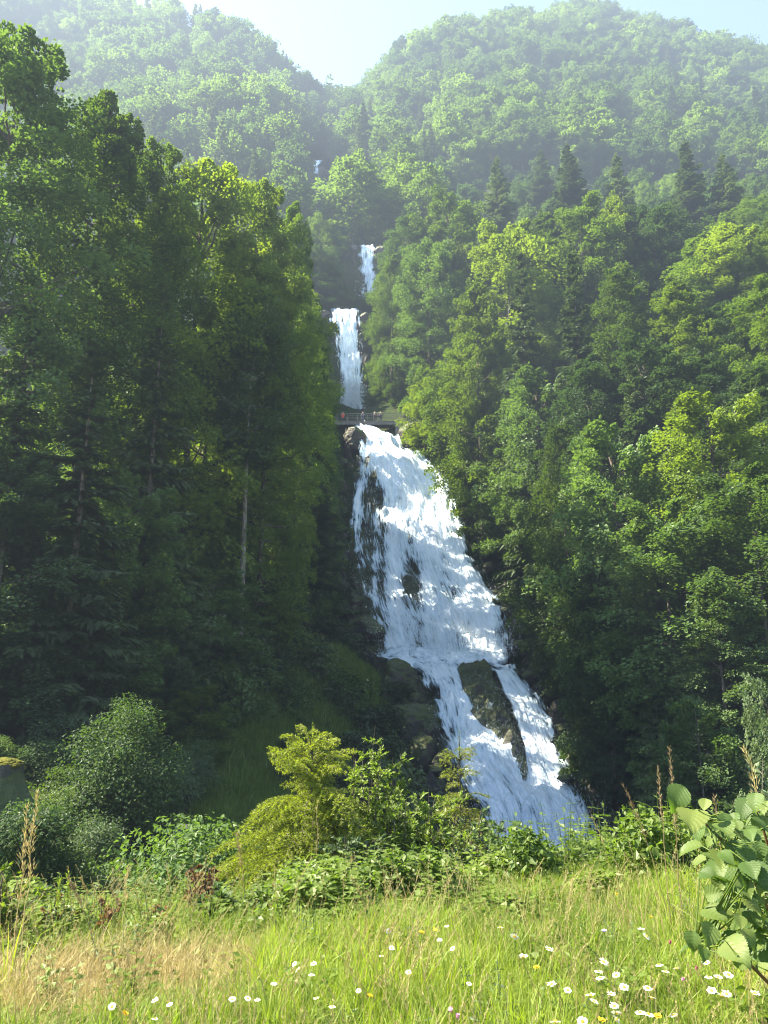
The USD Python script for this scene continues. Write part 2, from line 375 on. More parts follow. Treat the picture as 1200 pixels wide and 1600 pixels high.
# ------------------------------------------------------------------ terrain
def ctrl():
    c = []
    for x in (-60, -30, -12, -6, -3, 0, 3, 6, 12, 30, 60):
        for y in (-40, -15, -4, 0, 3, 4.8):
            c.append((x, y, 0.0 if abs(x) < 20 else (.04 * (abs(x) - 20))))
    for x in (-7, -5, -3, -1, 1, 3, 5, 7):
        e = 5.6 if x < 0 else 6.8
        c.append((x, e, -.08))
        c.append((x, e + 2.2, -1.0))
        c.append((x, e + 4.2, -2.2))
    for x, y, z in ((-3, 13, -3.2), (3, 13, -3.8), (9, 13, -4.2), (-9, 13, -2.6), (0, 20, -6.5), (7, 20, -8), (13, 20, -8.5), (20, 16, -6), (30, 22, -6), (-16, 14, -1.0), (-26, 18, 1)):
        c.append((x, y, z))
    def g(px, py, D, dz=0):
        p = at(px, py, D)
        c.append((p[0], p[1], p[2] + dz))
    # left bank: bushes, grass slope, path, forest
    g(150, 1330, 19); g(250, 1350, 20); g(330, 1330, 24); g(60, 1250, 20); g(200, 1180, 27); g(60, 1170, 27); g(330, 1170, 32)
    g(400, 1250, 31); g(470, 1180, 37); g(400, 1090, 40); g(520, 1090, 46); g(450, 1008, 48); g(520, 1010, 53); g(600, 1050, 58, -1); g(560, 1150, 48); g(600, 1200, 45); g(560, 1280, 38); g(640, 1280, 38); g(650, 1180, 50, -1)
    g(380, 950, 52); g(250, 1000, 42); g(100, 1000, 36); g(560, 960, 70, -1); g(500, 900, 75); g(430, 870, 66)
    for p in ((-16, 60, 12), (-24, 45, 7), (-30, 60, 14), (-14, 80, 25), (-22, 90, 36), (-12, 96, 36), (-12, 105, 46), (-16, 112, 60), (-40, 30, 3), (-60, 60, 14), (-50, 100, 36), (-28, 125, 76), (-22, 135, 90), (-80, 30, 5), (-120, 60, 18), (-60, 140, 90)):
        c.append(p)
    # right bank and right forest
    g(1000, 1270, 36); g(960, 1200, 42, .5); g(900, 1080, 56, 1); g(1100, 1200, 40); g(1190, 1200, 36); g(840, 960, 68, 1); g(800, 850, 80, 2); g(760, 760, 88, 2); g(700, 700, 94, 2); g(660, 680, 97, 1)
    for p in ((18, 50, 3), (24, 60, 12), (30, 45, 6), (45, 50, 15), (60, 40, 16), (22, 75, 19), (35, 80, 32), (50, 90, 48), (14, 95, 36), (30, 105, 55), (12, 108, 48), (4, 112, 58), (8, 122, 72), (20, 125, 75), (45, 125, 80), (70, 110, 70), (80, 70, 38), (100, 50, 25), (130, 110, 75), (5, 138, 92), (20, 150, 105), (60, 150, 108), (100, 150, 112)):
        c.append(p)
    # hills (the ground stands about 10 m below the tree tops that make the skyline)
    for px, py, D in ((900, 200, 270), (1100, 240, 250), (800, 120, 330), (1000, 110, 370), (1180, 160, 360), (640, 40, 390), (760, 10, 450), (900, 0, 510), (1000, 25, 520), (1100, 60, 520), (1190, 75, 520), (560, 110, 370), (700, 200, 270), (620, 250, 225), (540, 220, 300), (525, 150, 390),
                      (590, 330, 175), (680, 310, 175), (1190, 290, 200)):
        g(px, py, 135 + (D - 135) * .55, -10 - 9 * min(1, max(0, (D - 250) / 120)) - 8 * (470 < px < 570 and D > 300))
    for px, py, D in ((480, 150, 330), (430, 70, 360), (350, 20, 380), (250, 5, 400), (120, -40, 430), (0, -60, 440), (-150, -60, 400), (400, 160, 260), (250, 130, 290), (100, 80, 320), (0, 90, 300), (440, 240, 200), (380, 220, 215), (300, 190, 230), (470, 330, 165), (150, 200, 230)):
        g(px, py, 135 + (D - 135) * .55, -10 - 9 * min(1, max(0, (D - 250) / 120)) - 8 * (470 < px < 570 and D > 300))
    for x, y, z in ((-60, 400, 235), (0, 420, 250), (-200, 390, 300), (-350, 330, 300), (-450, 250, 260), (-300, 100, 50), (-200, 0, 40), (-450, 0, 60), (300, 430, 370), (150, 440, 380), (450, 350, 330), (450, 250, 240), (300, 120, 110), (250, 0, 30), (450, 0, 50), (0, -200, 0), (-300, -200, 0), (300, -200, 0), (0, 650, 200), (-400, 650, 250), (400, 650, 300)):
        c.append((x, y, z))
    for rows, dz in ((MAIN, -2), (LOWER, -1.6), (TALL, -2), (UPPER, -2), (FAR, -3)):
        for py, l, r, D in rows[::2] + rows[-1:]:
            for px in (l, r) if rows in (MAIN, LOWER) else ((l + r) / 2,):
                g(px, py, D + (1 if rows is TALL else 0), dz)
    c = np.array(c, float)
    keep = [0]
    for i in range(1, len(c)):
        if np.min(np.linalg.norm(c[keep, :2] - c[i, :2], axis=1)) > 1.2:
            keep.append(i)
    return c[keep]


C = ctrl()
rbf = RBFInterpolator(C[:, :2], C[:, 2], kernel='linear', smoothing=0.3, neighbors=60)
_t = np.linspace(-1, 1, 281)
XS = 40 * np.sinh(3.2 * _t) / np.sinh(3.2) * 13
_k = np.linspace(0, 1, 380)
YS = np.sort(np.unique(np.r_[np.linspace(-300, -6, 12), -5 + 45 * np.sinh(3.9 * _k) / np.sinh(3.9) * 19.2]))
GX, GY = np.meshgrid(XS, YS)
Z = rbf(np.stack([GX.ravel(), GY.ravel()], -1)).reshape(GX.shape)
# soften the cone tips of the interpolation, more so farther out
from scipy.ndimage import gaussian_filter
Zs = gaussian_filter(Z, 2.0)
flat = np.exp(-np.maximum(0, np.hypot(GX * .6, GY - 2) - 6) / 4)
Z = Zs
far = np.clip((GY - 12) / 60, 0, 1)
Z = Z + far * (meshkit.fbm(np.stack([GX / 26, GY / 26, 0 * GX], -1), 4, 3) - .5) * (2 + GY.clip(0) / 45)
Z = Z + .10 * (meshkit.fbm(np.stack([GX / 1.7, GY / 1.7, 0 * GX], -1), 3, 9) - .5) * np.clip(1 - far, .15, 1)


def carve(rows, drop):
    global Z
    P = ribbon(rows, 30, 160, .25)[0].reshape(-1, 3)
    from scipy.spatial import cKDTree
    d, i = cKDTree(P[:, :2]).query(np.stack([GX.ravel(), GY.ravel()], -1))
    lim = P[i, 2] - drop + np.maximum(0, d - .6) * 1.6
    Z = np.where((d < 6).reshape(Z.shape), np.minimum(Z, lim.reshape(Z.shape)), Z)


for rows, drop in ((MAIN, 2.2), (LOWER, 2.0), (TALL, 2.0), (UPPER, 2.0), (FAR, 2.0)):
    carve(rows, drop)
terrain = RegularGridInterpolator((YS, XS), Z, bounds_error=False, fill_value=None)


def ground(x, y):
    return terrain(np.stack(np.broadcast_arrays(np.asarray(y, float), np.asarray(x, float)), -1))


meadow = np.clip(1 - (np.hypot(GX * .3, np.maximum(0, GY)) - 8) / 3, 0, 1)
tv = np.stack([GX, GY, Z], -1).reshape(-1, 3)
f = grid_faces(len(YS), len(XS))
o = obj('terrain', (tv, f[:, ::-1]), GROUND, smooth=True, prim={'meadow': meadow.ravel()})
tag(o, 'wooded mountainside and meadow ground around the gorge', 'terrain', kind='structure')

# ------------------------------------------------------------------ rock beds and water
def rock_bed(name, rows, nu, nv, ext, depth, amp, label, bow=0.0):
    P, px, py, flow, u = ribbon(rows, nu, nv, ext)
    N = grid_normals(P)
    q = P / np.array([1.6, 1.6, 2.6])
    d = amp * (2 * np.abs(meshkit.fbm(q, 5, 11) - .5) * 2 - .45) + amp * .9 * (meshkit.fbm(P / 4.5, 3, 5) - .5)
    out = np.maximum(0, np.maximum(-u, u - 1))[None]
    d = d * np.where(out > 0, 1, .45)
    P = P - N * (depth + .25) + N * d[..., None] * (1 + np.minimum(out * 6, 1.2))[..., None]
    P[..., 2] += bow * out
    o = obj(name, (P.reshape(-1, 3), grid_faces(nv, nu)), ROCK, smooth=35)
    return tag(o, label, 'rock face', kind='structure')


def seg_d(px, py, pts):
    """Distance in photograph pixels to a polyline."""
    best = np.full(px.shape, 1e9)
    for (x0, y0), (x1, y1) in zip(pts[:-1], pts[1:]):
        dx, dy = x1 - x0, y1 - y0
        t = np.clip(((px - x0) * dx + (py - y0) * dy) / (dx * dx + dy * dy), 0, 1)
        best = np.minimum(best, np.hypot(px - x0 - t * dx, py - y0 - t * dy))
    return best


def sheet(name, rows, nu, nv, mat, cover, amp, label, lift=.0, streak=(1.3, .3), ledge=0):
    P, px, py, flow, u = ribbon(rows, nu, nv, 0.04)
    N = grid_normals(P)
    q = flow * np.array([streak[0], streak[1], 1])
    h = amp * (meshkit.fbm(q, 5, 21) - .5) + amp * 1.3 * (meshkit.fbm(flow * np.array([.35, .22, 1]), 3, 8) - .5)
    if ledge:
        z_ = (flow[..., 1] + 9.0 * (meshkit.fbm(flow * np.array([.33, .12, 1]), 4, 41) - .5)) / 6.5
        z_ = z_ - np.floor(z_)
        h = h + ledge * np.clip(flow[..., 1] / 8, 0, 1) * (np.exp(-((z_ - .1) / .16) ** 2) - .35 * z_) * (.3 + 1.4 * meshkit.noise(flow * np.array([.5, .12, 1]), 43))
    P = P + N * (lift + h)[..., None]
    cv = cover(px, py, u[None] + 0 * px)
    edge = np.minimum(np.minimum(u, 1 - u)[None] * flow[..., 0].max(), .25 + flow[..., 1] * 1.2)
    cv = cv - np.clip(.9 - (edge + .5 * (meshkit.fbm(flow * np.array([.8, .5, 1]), 4, 31) - .5) * 3) * .9, 0, 1.6)
    o = obj(name, (P.reshape(-1, 3), grid_faces(nv, nu)), mat, smooth=True, prim={'flow': flow.reshape(-1, 3), 'cover': cv.ravel()})
    return tag(o, label, 'waterfall', kind='structure')


def ss(x, a, b):
    t = np.clip((x - a) / (b - a), 0, 1)
    return t * t * (3 - 2 * t)


def cover_main(px, py, u):
    c = np.full(px.shape, 1.5)
    # thin strands over black rock down the left edge
    left = np.interp(py, [690, 740, 800, 870, 930, 990, 1015], [566, 590, 603, 602, 600, 607, 600])
    c -= .95 * ss(left - px, -14, 10) * ss(py, 700, 730)
    c += .55 * np.exp(-(seg_d(px, py, [(560, 760), (556, 830), (562, 880), (568, 930), (590, 985), (612, 1012)]) / 7) ** 2)
    c += .45 * np.exp(-(seg_d(px, py, [(585, 720), (560, 770), (548, 830)]) / 6) ** 2)
    c += .4 * np.exp(-(seg_d(px, py, [(590, 800), (588, 880), (585, 960)]) / 5) ** 2)
    # the bare rock in the middle
    c -= 1.25 * np.exp(-(((px - 642) / 17) ** 2 + ((py - 912) / 48) ** 2) ** 1.5)
    c -= .65 * np.exp(-(((px - 655) / 14) ** 2 + ((py - 990) / 40) ** 2))
    c -= .5 * np.exp(-(((px - 625) / 14) ** 2 + ((py - 775) / 22) ** 2))
    c -= .6 * np.exp(-(((px - 690) / 9) ** 2 + ((py - 800) / 35) ** 2))
    c -= .45 * np.exp(-(((px - 640) / 14) ** 2 + ((py - 845) / 18) ** 2))
    c -= .55 * np.exp(-(((px - 700) / 18) ** 2 + ((py - 910) / 35) ** 2))
    c -= .5 * np.exp(-(((px - 720) / 20) ** 2 + ((py - 1000) / 30) ** 2))
    c += .35 * np.exp(-(seg_d(px, py, [(610, 720), (640, 790), (680, 850), (730, 900), (760, 960)]) / 16) ** 2)
    return c


def cover_lower(px, py, u):
    c = np.full(px.shape, 1.4)
    # the mossy island between the two streams
    l = np.interp(py, [1038, 1052, 1087, 1122, 1166, 1197, 1215], [712, 718, 724, 753, 795, 814, 822])
    r = np.interp(py, [1038, 1052, 1087, 1122, 1166, 1197, 1215], [760, 771, 787, 800, 816, 822, 822])
    c -= 2.0 * ss(px - l, -5, 5) * ss(r - px, -5, 5) * ss(1215 - py, -6, 10)
    c -= .55 * np.exp(-(((px - 880) / 16) ** 2 + ((py - 1165) / 45) ** 2))
    c -= .7 * np.exp(-(((px - 885) / 18) ** 2 + ((py - 1213) / 12) ** 2))
    c -= .45 * np.exp(-(((px - 925) / 16) ** 2 + ((py - 1260) / 35) ** 2))
    c -= .35 * np.exp(-(((px - 700) / 16) ** 2 + ((py - 1140) / 18) ** 2))
    return c


rock_bed('cliff', MAIN, 110, 170, .42, 1.1, 1.5, 'dark wet rock face under the broad main waterfall')
rock_bed('cliff', LOWER, 100, 140, .42, 1.0, 1.2, 'dark wet rock bed under the lowest cascade')
rock_bed('cliff', TALL, 80, 120, .9, 1.3, 1.4, 'dark rock wall behind the narrow tall waterfall above the footbridge')
rock_bed('cliff', UPPER, 70, 90, .9, 1.3, 1.4, 'hazy rock wall behind the small stepped waterfall high in the gorge')
rock_bed('cliff', FAR, 30, 30, 1.0, 1.5, 1.6, 'pale hazy rock around the farthest waterfall')
sheet('main_waterfall', MAIN, 230, 460, WATER, cover_main, .9, 'broad white waterfall spreading down dark rock below the footbridge', .25, ledge=.24)
sheet('lower_cascade', LOWER, 200, 320, WATER, cover_lower, .9, 'lowest cascade, split in two streams by a mossy rock', .15, ledge=.18)
sheet('tall_waterfall', TALL, 90, 220, WATER_FAR, lambda px, py, u: np.full(px.shape, 1.15), .7, 'narrow tall waterfall plunging behind the footbridge', .2)
sheet('upper_waterfall', UPPER, 80, 180, WATER_FAR, lambda px, py, u: 1.1 - .9 * ss(py, 418, 440) * np.exp(-((u - .2) / .25) ** 2) - .5 * ss(py, 440, 460) * np.exp(-((u - .55) / .15) ** 2), .7, 'small stepped waterfall high in the gorge above the tall fall', .2)
sheet('far_waterfall', FAR, 30, 40, WATER_FAR, lambda px, py, u: np.full(px.shape, 1.25), .5, 'tiny hazy waterfall in the notch between the two hills', .3)
# the pool between the main fall and the lowest cascade
BASIN = [(1016, 600, 796, 65.1), (1028, 588, 797, 64.0), (1042, 612, 790, 62.9), (1058, 640, 800, 61.2)]
o = sheet('plunge_pool', BASIN, 150, 50, POOL, lambda px, py, u: 1.0 - .5 * np.exp(-(((px - 740) / 40) ** 2 + ((py - 1046) / 8) ** 2)) - 1.1 * ss(py, 1048, 1060), .7, 'foaming pool at the foot of the broad waterfall', .35, (.9, .9))

# ------------------------------------------------------------------ trees
def env_round(t):
    return np.where(t < .42, .55 + .45 * np.sin(np.clip(t / .42, 0, 1) * PI / 2), np.sqrt(np.clip(1 - ((t - .42) / .60) ** 2, .02, 1)))


def env_tall(t):
    return np.where(t < .3, .6 + .4 * np.sin(np.clip(t / .3, 0, 1) * PI / 2), np.clip(1 - ((t - .3) / .74) ** 1.7, .04, 1))


def env_oval(t):
    return np.where(t < .45, .6 + .4 * np.sin(np.clip(t / .45, 0, 1) * PI / 2), np.clip(1 - ((t - .45) / .58) ** 2.2, .03, 1))


def broadleaf(seed, H=22., R=6., base=.16, nb=80, nl=22000, leaf=.24, env=env_round, droop=.12, flat=.35, aspect=.8, limbs=26, trunk=.3, up=1.0, ns=6):
    """Crown (leaf meshes) and trunk with limbs. Boughs end on the crown's envelope and carry flat fans of leaves."""
    rng = np.random.default_rng(seed)
    i = np.arange(nb)
    t = np.clip((i + rng.uniform(0, 1, nb)) / nb, 0, 1) ** .85
    az = i * 2.39996 + rng.normal(0, .5, nb)
    lob = 1 + .22 * np.sin(az * 2 + seed) * np.cos(t * 7 + seed * 1.7) + .12 * np.sin(az * 5 + t * 11 + seed)
    reach = R * env(t) * lob * rng.uniform(.72, 1.06, nb)
    zt = H * (base + (1 - base) * t) * 1.0
    tip = np.stack([np.cos(az) * reach, np.sin(az) * reach, zt], -1)
    el = np.radians(4 + 50 * t ** 1.8 * up + rng.normal(0, 6, nb))
    za = np.clip(zt - reach * np.tan(el), H * base * .7, H * .93)
    att = np.stack([0 * za, 0 * za, za], -1)
    # leaves
    per = max(4, nl // (nb * ns))
    b = np.repeat(i, ns)
    s = np.tile(np.linspace(.42, .98, ns), nb) + rng.normal(0, .05, nb * ns)
    c0 = att[b] + (tip - att)[b] * s[:, None]
    bd = norm((tip - att)[b])
    yaw = rng.normal(0, .85, nb * ns)
    fd = np.stack([bd[:, 0] * np.cos(yaw) - bd[:, 1] * np.sin(yaw), bd[:, 0] * np.sin(yaw) + bd[:, 1] * np.cos(yaw), bd[:, 2] * .6 + rng.normal(0, .18, nb * ns) - droop], -1)
    fd = norm(fd)
    fl = (.30 * reach[b] + .15 * R) * rng.uniform(.7, 1.3, nb * ns)
    side = norm(np.cross(fd, [0, 0, 1.0]))
    fn = norm(np.cross(side, fd) + rng.normal(0, .15, (nb * ns, 3)))
    k = np.repeat(np.arange(nb * ns), per)
    n = len(k)
    a = rng.uniform(0, 1, n) ** .8
    w = rng.uniform(-1, 1, n) * np.sqrt(np.clip(1 - (2 * a - .85) ** 2 * .75, .05, 1))
    p = c0[k] + fd[k] * (a * fl[k])[:, None] + side[k] * (w * .55 * fl[k])[:, None] + fn[k] * (rng.normal(0, flat * .3, n) * fl[k])[:, None]
    p[:, 2] -= (a ** 2 + w ** 2) * fl[k] * (.12 + droop)
    ld = norm(fd[k] + side[k] * (w * .9 + rng.normal(0, .35, n))[:, None] + rng.normal(0, .35, (n, 3)) - [0, 0, .25])
    ln = norm(fn[k] + rng.normal(0, .42, (n, 3)))
    L = leaf * rng.uniform(.65, 1.3, n)
    crown = leaf_cards(p, ld, ln, L, L * aspect)
    # wood
    zz = np.linspace(-1.5, H * .92, 12)
    wob = np.cumsum(rng.normal(0, .05, (12, 2)), 0) * np.linspace(0, 1, 12)[:, None]
    wood = [tube(np.c_[wob * R * .12, zz], np.interp(zz, [-1.5, .5, H * .92], [trunk * 1.6, trunk, .03]), 8)]
    order = rng.permutation(nb)[:limbs]
    for j in order:
        q = np.linspace(0, .93, 6)[:, None]
        pts = att[j] + (tip[j] - att[j]) * q + np.array([0, 0, 1]) * np.sin(q * PI) * -.04 * reach[j] + rng.normal(0, .02 * reach[j], (6, 3)) * (q > 0)
        wood.append(tube(pts, np.linspace(trunk * .36, .02, 6), 4))
    return crown, join(wood)


def spruce(seed, H=26., R=4.2, gap=.5, base=.06, card=.42, dens=1.0, droop=.55, thin=1.0):
    rng = np.random.default_rng(seed)
    cs, ds, ns, Ls, Ws, wood = [], [], [], [], [], []
    zz = np.linspace(-1.5, H, 10)
    wood.append(tube(np.c_[0 * zz, 0 * zz, zz], np.interp(zz, [-1.5, 1, H], [H * .018, H * .012, .02]), 7))
    for z in np.arange(H * base, H * .985, gap):
        f = 1 - z / H
        nbr = int(rng.integers(5, 8))
        for k in range(nbr):
            az = rng.uniform(0, 2 * PI)
            L = R * (f ** .82) * rng.uniform(.42, 1.22) + .25
            if z < H * .2:
                L *= rng.uniform(.5, 1)
            m = max(3, int(L / .34 * dens))
            s = (np.arange(m) + rng.uniform(0, .5)) / m
            dr = droop * (.35 + f) * L
            rise = .25 if f > .35 else .25 + 1.2 * (.35 - f)
            pz = z + L * s * rise - dr * s ** 1.3 + .22 * dr * s ** 4
            pr = L * s
            hx, hy = math.cos(az), math.sin(az)
            p = np.stack([pr * hx, pr * hy, pz], -1)
            d = norm(np.gradient(p, axis=0)) if m > 1 else np.array([[hx, hy, 0]])
            sd = np.array([-hy, hx, 0])
            wdt = (.24 + .36 * np.sin(np.clip(s * 1.05, 0, 1) * PI)) * min(L, 2.6) * .8
            for sg in (-1, 1):
                for rep in range(3):
                    dd = norm(d * rng.uniform(.5, .9, m)[:, None] + sg * sd * rng.uniform(.5, 1.0, m)[:, None] - np.array([0, 0, 1]) * rng.uniform(.1, .75, m)[:, None] * thin)
                    cs.append(p + rng.normal(0, .05, (m, 3)))
                    ds.append(dd)
                    ns.append(norm(np.array([0, 0, 1.0]) + rng.normal(0, .4, (m, 3))))
                    Ls.append(np.maximum(wdt, .3) * rng.uniform(.7, 1.2, m))
                    Ws.append(card * rng.uniform(.5, .85, m))
            cs.append(p[-1:]), ds.append(d[-1:]), ns.append(np.array([[0, 0, 1.0]])), Ls.append(np.array([.45])), Ws.append(np.array([card * .5]))
            if L > 1.2 and rng.uniform() < .4:
                wood.append(tube(p[::max(1, m // 4)], .02, 3, False) if m >= 4 else (np.zeros((0, 3)), np.zeros((0, 3), int)))
    # leader
    q = np.linspace(H * .9, H + .5, 14)
    for z in q:
        for k in range(4):
            a = rng.uniform(0, 2 * PI)
            cs.append(np.array([[0, 0, z]])), ds.append(norm(np.array([[math.cos(a), math.sin(a), .5]]))), ns.append(np.array([[0, 0, 1.0]])), Ls.append(np.array([.35 + .5 * (H + .5 - z) / H * 8 * .3])), Ws.append(np.array([.16]))
    c = leaf_cards(np.vstack(cs), np.vstack(ds), np.vstack(ns), np.concatenate(Ls), np.concatenate(Ws), .12, .4)
    return c, join(wood)


def tree_kind(name, mesh, mat, bark=None):
    p = kind_of(name)
    obj('crown', mesh[0], mat, p)
    obj('trunk', mesh[1], bark or BARK, p)


def make_kinds():
    B = {}
    B['a'] = broadleaf(1, 24, 5.2, .10, 72, 40000, .27, flat=.4, ns=5, aspect=.95)
    B['b'] = broadleaf(2, 24, 4.8, .08, 84, 40000, .26, env_tall, .05, aspect=.85)
    B['c'] = broadleaf(3, 24, 5.6, .12, 60, 38000, .29, flat=.45, ns=4, aspect=.95)
    B['d'] = broadleaf(4, 24, 5.0, .06, 90, 40000, .26, env_oval, .2, aspect=.8)
    B['e'] = broadleaf(5, 32, 5.4, .10, 105, 62000, .235, flat=.45, ns=4, limbs=40, trunk=.36, aspect=.95)
    B['f'] = broadleaf(6, 32, 5.0, .08, 115, 62000, .225, env_oval, .1, ns=5, limbs=40, trunk=.36, aspect=.9)
    for k, mats in (('a', ('beech', 'maple', 'dark')), ('b', ('beech', 'yellow', 'dark')), ('c', ('maple', 'yellow', 'beech')), ('d', ('beech', 'dark', 'maple')), ('e', ('maple', 'yellow', 'beech')), ('f', ('beech', 'dark'))):
        for m in mats:
            tree_kind(f'broadleaf_{k}_{m}', B[k], LEAF[m])
    # far copies: fewer and larger leaves
    for j in range(5):
        t = broadleaf(20 + j, 18, 5.4, .10, 46, 7000, .62, env_round, .04 + .03 * j, flat=.5, limbs=8)
        tree_kind(f'hill_broadleaf_{"abcde"[j]}', t, LEAF[('hill_light', 'hill_green', 'hill_light', 'hill_dark', 'hill_green')[j]])
    for j, a in enumerate(((26, 4.0, .72, .06, .42, 1., .55), (26, 3.4, .75, .10, .40, 1., .75), (26, 4.6, .70, .04, .45, 1., .45))):
        tree_kind(f'spruce_{"abc"[j]}', spruce(40 + j, *a), LEAF['needle'])
    for j in range(2):
        tree_kind(f'hill_spruce_{"ab"[j]}', spruce(50 + j, 24, 3.6 + .8 * j, 1.0, .06, .8, .6, .5), LEAF['needle'])


make_kinds()
TREES = []


def tree(cls, px, top, D, wpx, label, name='broadleaf_tree', cat='tree', H0=24., R0=5.2, group=None, rot=None, lean=0, sink=.3):
    """A tree whose top stands at a pixel, D metres ahead, its crown wpx photograph pixels wide, rooted on the terrain."""
    p = at(px, top, D)
    g = float(ground(p[0], p[1])) - sink
    h = max(p[2] - g, 3.0) * (1 if 'spruce' in cls else .955)
    d = pixel(p)[2]
    w = wpx / FPX * d
    s = w / (2 * R0)
    rng = np.random.default_rng(int(px * 7 + top * 13 + D))
    TREES.append((p[0], p[1], w / 2))
    return copy_of(cls, name, label, cat, (p[0], p[1], g), rng.uniform(0, 360) if rot is None else rot, (s, s, h / H0), group, lean)


# ------------------------------------------------------------------ the trees one can tell apart: (kind, px, top, metres ahead, crown px wide, label)
def thin_tree(seed):
    return broadleaf(seed, 24, 3.4, .55, 60, 18000, .25, env_round, .05, limbs=16, trunk=.32)


tree_kind('bare_stem_beech', thin_tree(77), LEAF['dark'], PALE_BARK)
for j, (m, fl) in enumerate((('maple', 9000), ('beech', 9000), ('grey', 8000), ('yellow', 9000), ('dark', 9000))):
    tree_kind(f'small_tree_{m}', broadleaf(60 + j, 9, 2.6, .06, 46, fl * 2, .17, env_round, .12, limbs=14, trunk=.10), LEAF[m])

